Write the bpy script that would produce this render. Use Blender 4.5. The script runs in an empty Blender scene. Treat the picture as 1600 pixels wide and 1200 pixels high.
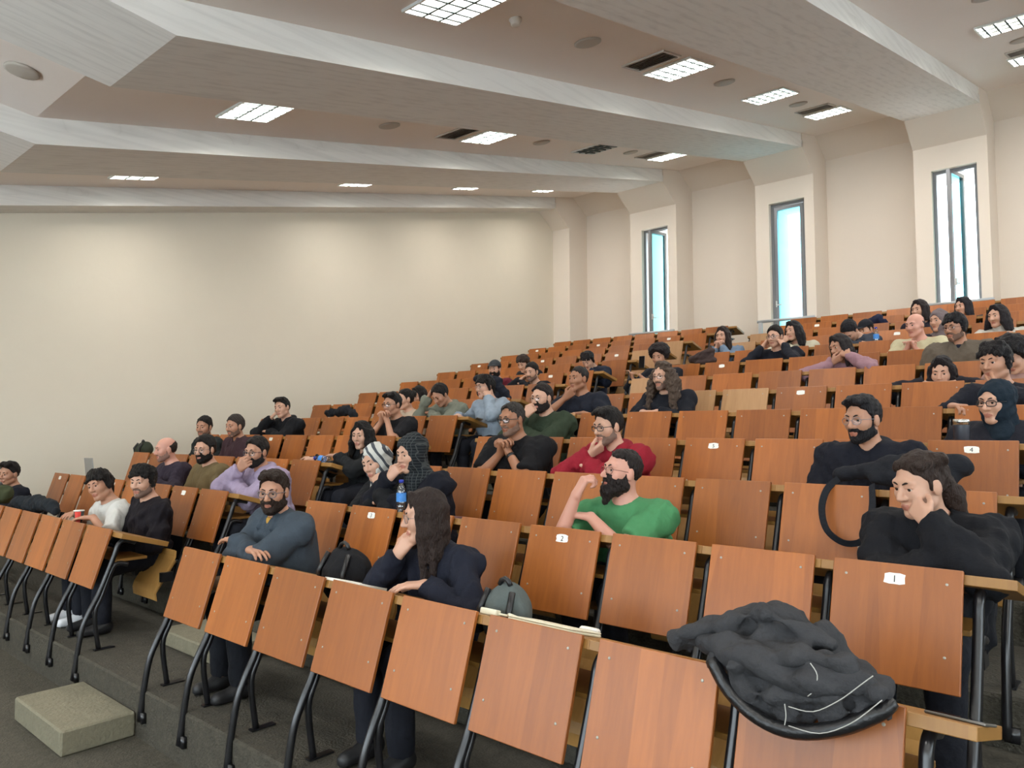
import bpy, math, random
import numpy as np
from mathutils import Vector, Matrix
random.seed(7); rng = np.random.default_rng(7)
S = bpy.context.scene
COL = S.collection

# ------------------------------------------------------------------ camera
YAW, PIT, ROL = [math.radians(a) for a in (-41.4987, 3.2994, -0.192)]
CAM = Vector((0, -2.183, 0.7339))
FW = Vector((math.sin(YAW)*math.cos(PIT), math.cos(YAW)*math.cos(PIT), math.sin(PIT)))
RT = Vector((math.cos(YAW), -math.sin(YAW), 0)); UP = RT.cross(FW)
R2 = math.cos(ROL)*RT + math.sin(ROL)*UP; U2 = -math.sin(ROL)*RT + math.cos(ROL)*UP
cd = bpy.data.cameras.new('camera'); cam = bpy.data.objects.new('camera', cd); COL.objects.link(cam)
cd.sensor_fit = 'HORIZONTAL'; cd.sensor_width = 36; cd.lens = 36*1170.35/1600; cd.clip_start = .05; cd.clip_end = 300
M = Matrix((R2, U2, -FW)).transposed().to_4x4(); M.translation = CAM; cam.matrix_world = M
S.camera = cam
# ------------------------------------------------------------------ world and exposure
W = bpy.data.worlds.new('sky'); S.world = W; W.use_nodes = True
W.node_tree.nodes['Background'].inputs[0].default_value = (.80, .92, 1.0, 1)
W.node_tree.nodes['Background'].inputs[1].default_value = 6.0
S.view_settings.view_transform = 'Standard'; S.view_settings.look = 'None'
S.view_settings.gamma = 1; S.view_settings.use_curve_mapping = False
S.view_settings.exposure = 0.74
LAMP_W = 33.0            # watts of one ceiling fitting

# ------------------------------------------------------------------ dimensions
D, H = .9015, .2165                  # row depth and rise
PW, GAP = .52, .0757                 # seat pitch, slot between panels
DESK = .83                           # panel top above its own platform
MX0, LX0, SHIFT = -4.642, -9.892, -.028
WALLX, BACKY, RECY, RIGHTX, FRONTY, FLOORZ = -11.2, 12.0, 12.72, 6.1, -7.0, -1.12
def plat(r): return -DESK + r*H      # platform height of row r
def soffit(y): return 3.38 + (.2165*y if y >= 0 else -.13*y)
def ceil(y): return soffit(y) + .26

# ------------------------------------------------------------------ materials
def lin(c):
    return tuple(((v/255)/12.92 if v/255 <= .04045 else ((v/255+.055)/1.055)**2.4) for v in c)
MATS = {}
def mat(name, rgb, rough=.6, metal=0, spec=.5, noise=0, nscale=8, bump=0, bscale=40, sss=0, rand=0, stretch=(1,1,1), coat=0, space='Object'):
    if name in MATS: return MATS[name]
    m = bpy.data.materials.new(name); m.use_nodes = True; nt = m.node_tree; N = nt.nodes; L = nt.links
    b = N['Principled BSDF']; c = lin(rgb)
    b.inputs['Base Color'].default_value = (*c, 1); b.inputs['Roughness'].default_value = rough
    b.inputs['Metallic'].default_value = metal; b.inputs['Specular IOR Level'].default_value = spec
    if coat: b.inputs['Coat Weight'].default_value = coat; b.inputs['Coat Roughness'].default_value = .25
    if sss: b.inputs['Subsurface Weight'].default_value = sss; b.inputs['Subsurface Radius'].default_value = (.012, .005, .003); b.inputs['Subsurface Scale'].default_value = .5
    if noise or bump or rand:
        tc = N.new('ShaderNodeTexCoord'); mp = N.new('ShaderNodeMapping'); mp.inputs['Scale'].default_value = stretch
        L.new(tc.outputs[space], mp.inputs[0])
    if noise or rand:
        mix = N.new('ShaderNodeHueSaturation'); mix.inputs['Color'].default_value = (*c, 1)
        L.new(mix.outputs[0], b.inputs['Base Color'])
        mul = N.new('ShaderNodeMath'); mul.operation = 'MULTIPLY_ADD'; mul.inputs[1].default_value = noise; mul.inputs[2].default_value = 1-noise/2
        if noise:
            nz = N.new('ShaderNodeTexNoise'); nz.inputs['Scale'].default_value = nscale; nz.inputs['Detail'].default_value = 6; nz.inputs['Roughness'].default_value = .65
            L.new(mp.outputs[0], nz.inputs['Vector']); L.new(nz.outputs['Fac'], mul.inputs[0])
        else: mul.inputs[0].default_value = .5
        last = mul.outputs[0]
        if rand:
            oi = N.new('ShaderNodeObjectInfo'); ma = N.new('ShaderNodeMath'); ma.operation = 'MULTIPLY_ADD'
            ma.inputs[1].default_value = rand; L.new(oi.outputs['Random'], ma.inputs[0]); L.new(last, ma.inputs[2])
            last = ma.outputs[0]
        L.new(last, mix.inputs['Value'])
    if bump:
        n2 = N.new('ShaderNodeTexNoise'); n2.inputs['Scale'].default_value = bscale; n2.inputs['Detail'].default_value = 5
        L.new(mp.outputs[0], n2.inputs['Vector'])
        bp = N.new('ShaderNodeBump'); bp.inputs['Strength'].default_value = bump; bp.inputs['Distance'].default_value = .02
        L.new(n2.outputs['Fac'], bp.inputs['Height']); L.new(bp.outputs[0], b.inputs['Normal'])
    MATS[name] = m; return m

def wood(name, rgb, dark, rough=.38, rand=.22):
    if name in MATS: return MATS[name]
    m = mat(name, rgb, rough); nt = m.node_tree; N = nt.nodes; L = nt.links; b = N['Principled BSDF']
    tc = N.new('ShaderNodeTexCoord'); oi = N.new('ShaderNodeObjectInfo')
    cmb = N.new('ShaderNodeCombineXYZ'); k = N.new('ShaderNodeMath'); k.operation = 'MULTIPLY'; k.inputs[1].default_value = 37
    L.new(oi.outputs['Random'], k.inputs[0]); L.new(k.outputs[0], cmb.inputs[0]); L.new(k.outputs[0], cmb.inputs[2])
    add = N.new('ShaderNodeVectorMath'); add.operation = 'ADD'; L.new(tc.outputs['Object'], add.inputs[0]); L.new(cmb.outputs[0], add.inputs[1])
    mp = N.new('ShaderNodeMapping'); mp.inputs['Scale'].default_value = (26, 8, 1.1); L.new(add.outputs[0], mp.inputs[0])
    n1 = N.new('ShaderNodeTexNoise'); n1.inputs['Scale'].default_value = 1.6; n1.inputs['Detail'].default_value = 8; n1.inputs['Roughness'].default_value = .6; n1.inputs['Distortion'].default_value = .4
    L.new(mp.outputs[0], n1.inputs['Vector'])
    mp2 = N.new('ShaderNodeMapping'); mp2.inputs['Scale'].default_value = (7, 1, .05); L.new(add.outputs[0], mp2.inputs[0])
    n2 = N.new('ShaderNodeTexVoronoi'); n2.inputs['Scale'].default_value = 1.0; L.new(mp2.outputs[0], n2.inputs['Vector'])
    sp = N.new('ShaderNodeSeparateColor'); L.new(n2.outputs['Color'], sp.inputs[0])
    mr = N.new('ShaderNodeMath'); mr.operation = 'MULTIPLY_ADD'; mr.inputs[1].default_value = .38; L.new(sp.outputs[0], mr.inputs[0])
    m3 = N.new('ShaderNodeMath'); m3.operation = 'MULTIPLY'; m3.inputs[1].default_value = .75; L.new(n1.outputs['Fac'], m3.inputs[0]); L.new(m3.outputs[0], mr.inputs[2])
    mx = N.new('ShaderNodeMix'); mx.data_type = 'RGBA'; mx.inputs[6].default_value = (*lin(dark), 1); mx.inputs[7].default_value = (*lin(rgb), 1)
    L.new(mr.outputs[0], mx.inputs[0])
    hs = N.new('ShaderNodeHueSaturation'); L.new(mx.outputs[2], hs.inputs['Color'])
    ma = N.new('ShaderNodeMath'); ma.operation = 'MULTIPLY_ADD'; ma.inputs[1].default_value = rand; ma.inputs[2].default_value = 1-rand/2
    L.new(oi.outputs['Random'], ma.inputs[0]); L.new(ma.outputs[0], hs.inputs['Value'])
    L.new(hs.outputs[0], b.inputs['Base Color'])
    return m
WOOD = wood('orange_brown_veneer', (170, 98, 37), (120, 64, 22), rand=.28)
PALE = wood('pale_worn_veneer', (182, 140, 96), (152, 108, 66))
DESKM = wood('honey_desk_wood', (158, 115, 55), (124, 83, 35), .45, .12)
SEATM = wood('pale_ply', (186, 142, 80), (150, 105, 50), .45, .12)
STEEL = mat('black_enamel_tube', (22, 22, 25), .3, 0, .6)
SCREW = mat('screw_zinc', (160, 154, 142), .4, .5)
CONC = mat('floor_concrete', (64, 60, 50), .9, noise=1.5, nscale=26, bump=.6, bscale=70, space='Object')
CONCF = mat('lower_floor_concrete', (68, 64, 53), .9, noise=1.5, nscale=30, bump=.6, bscale=80)
STEPM = mat('step_concrete', (116, 111, 92), .85, noise=.6, nscale=14, bump=.5, bscale=50)
PLAST = mat('cream_plaster', (216, 206, 188), .75, noise=.06, nscale=1.4, bump=.22, bscale=3.2)
BACKP = mat('back_wall_plaster', (224, 212, 198), .75, noise=.05, nscale=1.2, bump=.12, bscale=4)
CEILM = mat('ceiling_paint', (236, 226, 218), .8, noise=.04, nscale=2)
def board_concrete():
    m = mat('board_marked_concrete', (186, 180, 172), .85); nt = m.node_tree; N = nt.nodes; L = nt.links; b = N['Principled BSDF']
    tc = N.new('ShaderNodeTexCoord'); mp = N.new('ShaderNodeMapping'); mp.inputs['Scale'].default_value = (9, .25, 9); L.new(tc.outputs['Object'], mp.inputs[0])
    n = N.new('ShaderNodeTexNoise'); n.inputs['Scale'].default_value = 2.2; n.inputs['Detail'].default_value = 7; L.new(mp.outputs[0], n.inputs['Vector'])
    w = N.new('ShaderNodeTexWave'); w.wave_type = 'BANDS'; w.bands_direction = 'X'; w.inputs['Scale'].default_value = 3.4; w.inputs['Distortion'].default_value = 1.5; w.inputs['Detail'].default_value = 3; w.inputs['Detail Scale'].default_value = .4
    L.new(tc.outputs['Object'], w.inputs['Vector'])
    pw = N.new('ShaderNodeMath'); pw.operation = 'POWER'; pw.inputs[1].default_value = .06; L.new(w.outputs['Fac'], pw.inputs[0])
    ad = N.new('ShaderNodeMath'); ad.operation = 'MULTIPLY_ADD'; ad.inputs[1].default_value = .5; L.new(pw.outputs[0], ad.inputs[0]); L.new(n.outputs['Fac'], ad.inputs[2])
    cr = N.new('ShaderNodeValToRGB'); cr.color_ramp.elements[0].position = .45; cr.color_ramp.elements[0].color = (*lin((196, 191, 185)), 1)
    cr.color_ramp.elements[1].position = 1.0; cr.color_ramp.elements[1].color = (*lin((224, 220, 214)), 1)
    L.new(ad.outputs[0], cr.inputs[0]); L.new(cr.outputs[0], b.inputs['Base Color'])
    bp = N.new('ShaderNodeBump'); bp.inputs['Strength'].default_value = .25; bp.inputs['Distance'].default_value = .006; L.new(ad.outputs[0], bp.inputs['Height']); L.new(bp.outputs[0], b.inputs['Normal'])
    return m
BEAMM = board_concrete()
ALU = mat('grey_aluminium', (132, 134, 138), .4, .5)
def glass_mat():
    m = bpy.data.materials.new('cyan_window_glass'); m.use_nodes = True; nt = m.node_tree; N = nt.nodes; L = nt.links
    for n in list(N): N.remove(n)
    o = N.new('ShaderNodeOutputMaterial'); t = N.new('ShaderNodeBsdfTransparent'); t.inputs[0].default_value = (.52, .86, .92, 1)
    g = N.new('ShaderNodeBsdfGlossy'); g.inputs['Roughness'].default_value = .05
    mx = N.new('ShaderNodeMixShader'); mx.inputs[0].default_value = .06; L.new(t.outputs[0], mx.inputs[1]); L.new(g.outputs[0], mx.inputs[2]); L.new(mx.outputs[0], o.inputs[0])
    return m
GLASS = glass_mat()
def clear_mat(name, col):
    m = bpy.data.materials.new(name); m.use_nodes = True; nt = m.node_tree; N = nt.nodes; L = nt.links
    for n in list(N): N.remove(n)
    o = N.new('ShaderNodeOutputMaterial'); t = N.new('ShaderNodeBsdfTransparent'); t.inputs[0].default_value = (*col, 1)
    g = N.new('ShaderNodeBsdfGlossy'); g.inputs['Roughness'].default_value = .08
    mx = N.new('ShaderNodeMixShader'); mx.inputs[0].default_value = .06 if 'lens' in name else .14; L.new(t.outputs[0], mx.inputs[1]); L.new(g.outputs[0], mx.inputs[2]); L.new(mx.outputs[0], o.inputs[0])
    return m
PET = clear_mat('clear_plastic', (.86, .9, .92)); LENS = clear_mat('spectacle_lens', (.93, .94, .95))
def emis(name, col, st):
    m = bpy.data.materials.new(name); m.use_nodes = True; b = m.node_tree.nodes['Principled BSDF']
    b.inputs['Base Color'].default_value = (.8, .8, .8, 1); b.inputs['Emission Color'].default_value = (*col, 1); b.inputs['Emission Strength'].default_value = st
    return m
TUBE = emis('fluorescent_panel', (.92, 1.0, .97), 3.2)
LOUV = mat('louvre_metal', (225, 230, 228), .3, .3); BLADE = mat('louvre_blade', (66, 78, 76), .6)
WHITE = mat('white_paper', (232, 230, 222), .7)
BLACKM = mat('black_plastic', (20, 20, 22), .35)
INK = mat('black_ink', (18, 18, 20), .6)

# ------------------------------------------------------------------ mesh helpers
def mesh_obj(name, verts, faces, m, parent=None, smooth=False, loc=None):
    me = bpy.data.meshes.new(name); me.from_pydata([tuple(v) for v in verts], [], [tuple(f) for f in faces]); me.update()
    return link(name, me, m, parent, smooth, loc)
def link(name, me, m, parent=None, smooth=False, loc=None):
    if m is not None and not me.materials: me.materials.append(m)
    if smooth: me.polygons.foreach_set('use_smooth', [True]*len(me.polygons))
    o = bpy.data.objects.new(name, me); COL.objects.link(o)
    if parent is not None: o.parent = parent
    if loc is not None: o.location = loc
    return o
def empty(name, loc=(0, 0, 0)):
    o = bpy.data.objects.new(name, None); COL.objects.link(o); o.location = loc; o.empty_display_size = .1; return o
def tag(o, label, cat, group=None):
    o['label'] = label; o['category'] = cat
    if group: o['group'] = group
    return o
def struct(o, label=None):
    o['kind'] = 'structure'
    if label: o['label'] = label
    return o
class MB:
    def __init__(s): s.v = []; s.f = []
    def add(s, vs, fs):
        n = len(s.v); s.v += [tuple(v) for v in vs]; s.f += [tuple(i+n for i in f) for f in fs]; return s
    def box(s, x0, x1, y0, y1, z0, z1, T=None, b=0):
        if b:
            # chamfered box
            vs = []; 
            for sx in (0, 1):
                for sy in (0, 1):
                    for sz in (0, 1):
                        X = (x0, x1)[sx]; Y = (y0, y1)[sy]; Z = (z0, z1)[sz]; dx = b*(1-2*sx); dy = b*(1-2*sy); dz = b*(1-2*sz)
                        vs += [(X, Y+dy, Z+dz), (X+dx, Y, Z+dz), (X+dx, Y+dy, Z)]
            def I(a, bb, c, k): return ((a*2+bb)*2+c)*3+k
            fs = [(I(0,0,0,0), I(0,0,1,0), I(0,1,1,0), I(0,1,0,0)), (I(1,0,0,0), I(1,1,0,0), I(1,1,1,0), I(1,0,1,0)),
                  (I(0,0,0,1), I(1,0,0,1), I(1,0,1,1), I(0,0,1,1)), (I(0,1,0,1), I(0,1,1,1), I(1,1,1,1), I(1,1,0,1)),
                  (I(0,0,0,2), I(0,1,0,2), I(1,1,0,2), I(1,0,0,2)), (I(0,0,1,2), I(1,0,1,2), I(1,1,1,2), I(0,1,1,2))]
            for sx in (0, 1):
                for sy in (0, 1):
                    fs.append((I(sx,sy,0,0), I(sx,sy,0,1), I(sx,sy,1,1), I(sx,sy,1,0)))
                for sz in (0, 1): fs.append((I(sx,0,sz,0), I(sx,0,sz,2), I(sx,1,sz,2), I(sx,1,sz,0)))
            for sy in (0, 1):
                for sz in (0, 1): fs.append((I(0,sy,sz,1), I(0,sy,sz,2), I(1,sy,sz,2), I(1,sy,sz,1)))
            for sx in (0, 1):
                for sy in (0, 1):
                    for sz in (0, 1): fs.append((I(sx,sy,sz,0), I(sx,sy,sz,1), I(sx,sy,sz,2)))
        else:
            vs = [(x, y, z) for x in (x0, x1) for y in (y0, y1) for z in (z0, z1)]
            fs = [(0, 1, 3, 2), (4, 6, 7, 5), (0, 4, 5, 1), (2, 3, 7, 6), (0, 2, 6, 4), (1, 5, 7, 3)]
        if T is not None: vs = [tuple(T @ Vector(v)) for v in vs]
        return s.add(vs, fs)
    def tube(s, pts, r, n=8, caps=True):
        pts = [Vector(p) for p in pts]; rs = r if isinstance(r, (list, tuple)) else [r]*len(pts)
        vs = []; fs = []; u = None
        for i, p in enumerate(pts):
            t = (pts[min(i+1, len(pts)-1)] - pts[max(i-1, 0)]).normalized()
            if u is None:
                u = t.orthogonal().normalized()
            else:
                u = (u - t*u.dot(t)); u = u.normalized() if u.length > 1e-6 else t.orthogonal().normalized()
            w = t.cross(u)
            for j in range(n):
                a = 2*math.pi*j/n; vs.append(p + rs[i]*(math.cos(a)*u + math.sin(a)*w))
        for i in range(len(pts)-1):
            for j in range(n): fs.append((i*n+j, i*n+(j+1) % n, (i+1)*n+(j+1) % n, (i+1)*n+j))
        if caps: fs.append(tuple(range(n))[::-1]); fs.append(tuple((len(pts)-1)*n+j for j in range(n)))
        return s.add(vs, fs)
    def lathe(s, prof, n=16, c=(0, 0, 0), axis=None):
        vs = []; fs = []
        for r, z in prof:
            for j in range(n):
                a = 2*math.pi*j/n; vs.append((c[0]+r*math.cos(a), c[1]+r*math.sin(a), c[2]+z))
        for i in range(len(prof)-1):
            for j in range(n): fs.append((i*n+j, i*n+(j+1) % n, (i+1)*n+(j+1) % n, (i+1)*n+j))
        fs.append(tuple(range(n))[::-1]); fs.append(tuple((len(prof)-1)*n+j for j in range(n)))
        if axis is not None:
            q = Vector((0, 0, 1)).rotation_difference(Vector(axis)); C0 = Vector(c)
            vs = [tuple(C0 + q @ (Vector(v)-C0)) for v in vs]
        return s.add(vs, fs)
    def prism(s, poly, x0, x1):            # polygon of (y, z), extruded along x
        n = len(poly); vs = [(x0, y, z) for y, z in poly] + [(x1, y, z) for y, z in poly]
        fs = [tuple(range(n)), tuple(range(2*n-1, n-1, -1))] + [(i, i+n, (i+1) % n+n, (i+1) % n) for i in range(n)]
        return s.add(vs, fs)
    def build(s, name, m, parent=None, smooth=False, loc=None): return mesh_obj(name, s.v, s.f, m, parent, smooth, loc)
    def mesh(s, name, m, smooth=False):
        me = bpy.data.meshes.new(name); me.from_pydata(s.v, [], s.f); me.update(); me.materials.append(m)
        if smooth: me.polygons.foreach_set('use_smooth', [True]*len(me.polygons))
        return me
def arc(pts, n=5):                          # Catmull-Rom through points
    P = [Vector(p) for p in pts]; out = []
    for i in range(len(P)-1):
        a, b, c, d = P[max(i-1, 0)], P[i], P[i+1], P[min(i+2, len(P)-1)]
        for k in range(n):
            t = k/n; out.append(.5*((2*b)+(c-a)*t+(2*a-5*b+4*c-d)*t*t+(-a+3*b-3*c+d)*t**3))
    out.append(P[-1]); return out

# ------------------------------------------------------------------ the room shell
mb = MB(); mb.box(WALLX-.3, RIGHTX+.3, FRONTY-.3, -.22, FLOORZ-.3, FLOORZ)
struct(mb.build('floor', CONCF))
mb = MB()
for r in range(13):
    y0 = r*D-.22; y1 = (r+1)*D-.22 if r < 12 else RECY+.5
    mb.box(WALLX-.3, RIGHTX+.3, y0, y1, FLOORZ-.3, plat(r), b=.012)
struct(mb.build('floor', CONC))
mb = MB(); mb.box(WALLX-.3, WALLX, FRONTY-.3, RECY+.6, FLOORZ-.3, 7.2); struct(mb.build('wall_left', PLAST))
mb = MB(); ALU = mat('grey_aluminium', (132, 134, 138), .4, .5)      # right wall, out of view; stepped windows added to bring in daylight
RWIN_ADDED = [(-6.2+i*2.9, -3.9+i*2.9) for i in range(6)]; ys_ = [FRONTY-.3]+[v for w in RWIN_ADDED for v in w]+[RECY+.6]
for i in range(0, len(ys_), 2): mb.box(RIGHTX, RIGHTX+.3, ys_[i], ys_[i+1], FLOORZ-.3, 7.2)
for i, (a, b) in enumerate(RWIN_ADDED):
    z0 = .5+max(0, .24*a); z1 = min(z0+1.5, ceil(a)-.35); mb.box(RIGHTX, RIGHTX+.3, a, b, FLOORZ-.3, z0); mb.box(RIGHTX, RIGHTX+.3, a, b, z1, 7.2)
    f = MB()
    for y in (a, (a+b)/2-.03, b-.06): f.box(RIGHTX+.12, RIGHTX+.19, y, y+.06, z0, z1)
    f.box(RIGHTX+.12, RIGHTX+.19, a+.06, b-.06, z0, z0+.06); f.box(RIGHTX+.12, RIGHTX+.19, a+.06, b-.06, z1-.06, z1)
    struct(f.build('window_%d' % (i+12), ALU))  # frame of an unseen window added for daylight from the right
struct(mb.build('wall_right', PLAST))
mb = MB()                                   # front wall, behind the camera; tall windows added to brighten the hall
FWIN_ADDED = [(-9.4+i*2.6, -7.2+i*2.6) for i in range(6)]; FZ0, FZ1 = .2, 2.5; xs_ = [WALLX]+[v for w in FWIN_ADDED for v in w]+[RIGHTX]
mb.box(WALLX, RIGHTX, FRONTY-.3, FRONTY, FLOORZ-.3, FZ0); mb.box(WALLX, RIGHTX, FRONTY-.3, FRONTY, FZ1, 7.2)
for i in range(0, len(xs_), 2): mb.box(xs_[i], xs_[i+1], FRONTY-.3, FRONTY, FZ0, FZ1)
struct(mb.build('wall_front', PLAST))
ALU = mat('grey_aluminium', (132, 134, 138), .4, .5)
for i, (a, b) in enumerate(FWIN_ADDED):
    f = MB(); 
    for x in (a, (a+b)/2-.03, b-.06): f.box(x, x+.06, FRONTY-.2, FRONTY-.13, FZ0, FZ1)
    f.box(a+.06, b-.06, FRONTY-.2, FRONTY-.13, FZ0, FZ0+.06); f.box(a+.06, b-.06, FRONTY-.2, FRONTY-.13, FZ1-.06, FZ1)
    struct(f.build('window_%d' % (i+6), ALU))  # frame of an unseen window added as front daylight
PIL = [(-11.2, -10.7, None), (-8.99, -7.84, (-8.70, -8.05)), (-6.08, -4.94, (-5.81, -5.12)), (-3.23, -2.13, (-2.96, -2.29)), (-.35, .78, (-.1, .55)), (2.55, 3.65, (2.8, 3.45)), (5.45, 6.1, None)]
WZ0, WZ1 = 2.2, 5.08
mb = MB(); ZB = plat(12)-.1
for i, (a, b, w) in enumerate(PIL):
    def face(x0, x1, z0, z1): mb.box(x0, x1, BACKY, RECY+.28, z0, z1)
    if w:
        face(a, w[0], ZB, WZ1); face(w[1], b, ZB, WZ1); face(w[0], w[1], ZB, WZ0)
    else: face(a, b, ZB, WZ1)
    mb.prism([(BACKY, WZ1), (BACKY, 5.5), (11.47, soffit(11.47)), (11.47, 6.9), (RECY+.28, 6.9), (RECY+.28, WZ1)], a, b)
    if i+1 < len(PIL):
        c = PIL[i+1][0]
        mb.prism([(RECY, ZB), (RECY, 5.93), (12.15, ceil(12.15)), (12.15, 6.9), (RECY+.28, 6.9), (RECY+.28, ZB)], b, c)
struct(mb.build('wall_back', BACKP))
mb = MB(); mb.prism([(FRONTY-.3, ceil(FRONTY-.3)), (0, ceil(0)), (RECY+.5, ceil(RECY+.5)), (RECY+.5, 7.3), (FRONTY-.3, 7.3)], WALLX-.3, RIGHTX+.3)
struct(mb.build('ceiling', CEILM))
for a, b, w in PIL:
    mb = MB()
    e = .012
    def sec(o0, o1): return [(FRONTY, soffit(FRONTY)+o0), (0, soffit(0)+o0), (11.5, soffit(11.5)+o0), (11.5, soffit(11.5)+o1), (0, soffit(0)+o1), (FRONTY, soffit(FRONTY)+o1)]
    mb.prism(sec(0, .13), a, b); mb.prism(sec(.13, .3), a+(e if a > WALLX+.1 else 0), b-e)
    struct(mb.build('ceiling_beam', BEAMM))
RAILM = mat('pale_grey_rail', (176, 178, 180), .4, .2)
# windows
for i, (a, b, w) in enumerate([p for p in PIL if p[2]]):
    x0, x1 = w; yo = BACKY+.10
    fr = MB()
    for p in ((x0, x0+.055, WZ0, WZ1), (x1-.055, x1, WZ0, WZ1)): fr.box(p[0], p[1], yo, yo+.07, p[2], p[3])
    fr.box(x0+.055, x1-.055, yo, yo+.07, WZ1-.055, WZ1); fr.box(x0+.055, x1-.055, yo, yo+.07, WZ0, WZ0+.06)
    root = struct(fr.build('window_%d' % (i+1), ALU))
    swid = (x1-x0)-.12; xc = (x0+x1)/2; opened = i != 1
    T = Matrix.Translation((xc, yo+.03, 0)) @ Matrix.Rotation(math.radians(78 if opened else 0), 4, 'Z')
    sa = MB(); h = swid/2; st = .062
    sa.box(-h, -h+st, -.03, .03, WZ0+.07, WZ1-.065, T); sa.box(h-st, h, -.03, .03, WZ0+.07, WZ1-.065, T)
    sa.box(-h+st, h-st, -.03, .03, WZ1-.065-st, WZ1-.065, T); sa.box(-h+st, h-st, -.03, .03, WZ0+.07, WZ0+.07+st, T)
    sash = sa.build('window_sash', ALU, root)
    g = MB(); g.box(-h+st, h-st, -.006, .006, WZ0+.07+st, WZ1-.065-st, T); g.build('pane', GLASS, sash)
    hd = MB(); hd.box(-h+.015, -h+.035, -.07, -.03, 3.05, 3.17, T); hd.box(-h+.015, -h+.13, -.075, -.055, 3.08, 3.1, T); hd.build('window_handle', mat('pale_handle', (205, 205, 203), .4), sash)
    if i < 3:
        rl = tag(empty('window_rail', (xc, 11.75, plat(12))), ['grey metal guard rail before the window nearest the plain wall', 'grey metal guard rail before the closed middle window', 'grey metal guard rail before the wide open bright window'][i], 'rail', None)
        t = MB(); t.tube([(a+.1-xc, 0, .98), (b+.05-xc, 0, .98)], .028, 10); t.build('rail_bar', RAILM, rl, True)
        for xx in (a+.16-xc, b-.02-xc):
            t = MB(); t.box(xx-.035, xx+.035, -.02, .02, 0, .965); t.box(xx-.07, xx+.07, -.06, .06, 0, .012); t.build('rail_post', RAILM, rl)
# aisle step blocks
for r in range(-1, 12):
    zt = (plat(r) if r >= 0 else FLOORZ); zn = plat(r+1); y1 = (r+1)*D-.22
    xx = -5.62 + SHIFT*max(r, 0)
    mb = MB(); mb.box(xx, xx+.84, y1-.41, y1-.002, zt+.001, (zt+zn)/2, b=.01)
    o = mb.build('step_block', STEPM)
    ORD = ['front', 'second', 'third', 'fourth', 'fifth', 'sixth', 'seventh', 'eighth', 'ninth', 'tenth', 'eleventh', 'twelfth', 'top']
    lab = {-1: 'broad pale concrete step block on the lower floor before the front riser', 0: 'pale concrete step block behind the front row in the aisle'}.get(r, 'pale concrete aisle step block leading up to the %s row' % ORD[r+1])
    tag(o, lab, 'step', 'concrete step blocks in the aisle')

# ------------------------------------------------------------------ ceiling fittings
def on_ceiling(name, x, y): 
    o = empty(name, (x, y, ceil(y))); o.rotation_euler = (math.atan(.2165 if y >= 0 else -.13), 0, 0); return o
def mk_light():
    fr = MB(); h = .3
    for a in ((-h, h, -h, -h+.02), (-h, h, h-.02, h), (-h, -h+.02, -h+.02, h-.02), (h-.02, h, -h+.02, h-.02)): fr.box(a[0], a[1], a[2], a[3], -.022, .004)
    lv = MB()
    for k in (-1, 1): lv.box(-.28, .28, k*.09-.012, k*.09+.012, -.024, -.003)
    for k in range(-2, 3): lv.box(k*.11-.01, k*.11+.01, -.28, .28, -.022, -.003)
    df = MB(); df.box(-.28, .28, -.28, .28, .0, .003)
    return fr.mesh('light_frame', LOUV), lv.mesh('light_louvre', BLADE), df.mesh('light_diffuser', TUBE), df.mesh('light_diffuser', mat('unlit_reflector', (120, 118, 112), .5))
LF, LL, LD, LD0 = mk_light()
al = bpy.data.lights.new('light_glow', 'AREA'); al.shape = 'SQUARE'; al.size = .54; al.energy = LAMP_W; al.color = (1.0, .96, .90)
bays = [-9.85, -7.0, -4.05, -1.25, 1.65, 4.5]
for bi, x in enumerate(bays):
    for yi, y in enumerate((-5.2, -2.2, 1.75, 5.27, 7.85, 10.2)):
        dead = (bi == 1 and yi == 4)
        o = on_ceiling('ceiling_light', x, y)
        wh = ['plain wall corner', 'first window', 'middle window', 'wide open window', 'fourth window', 'last window'][bi]
        nth = ['sixth', 'fifth', 'fourth', 'third', 'second', 'first'][yi]
        tag(o, ('unlit' if dead else 'lit')+' louvred ceiling light, %s from the back wall, bay before the %s' % (nth, wh), 'ceiling light', 'square ceiling lights')
        link('frame', LF, None, o); link('louvre', LL, None, o); link('diffuser', LD0 if dead else LD, None, o)
        if not dead:
            l = bpy.data.objects.new('light_glow', al); COL.objects.link(l); l.parent = o; l.location = (0, 0, -.001)
spk = MB(); spk.lathe([(.13, 0), (.13, -.012), (.11, -.02), (.0, -.02)], 20); spm = spk.mesh('speaker', mat('speaker_grille', (188, 180, 170), .6, bump=.3, bscale=400), True)
for bi, x in enumerate(bays[:4]):
    for y in (-.35, 3.5, 6.42, 8.9):
        o = link('ceiling_speaker', spm, None, None, True, (x, y, ceil(y)-.002)); o.rotation_euler = (math.atan(.2165 if y >= 0 else -.13), 0, 0)
        tag(o, 'round ceiling speaker, %s from the back wall, bay before the %s' % ({8.9: 'first', 6.42: 'second', 3.5: 'third', -.35: 'fourth'}[y], ['plain wall corner', 'first window', 'middle window', 'wide open window'][bi]), 'speaker', 'round ceiling speakers')
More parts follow.
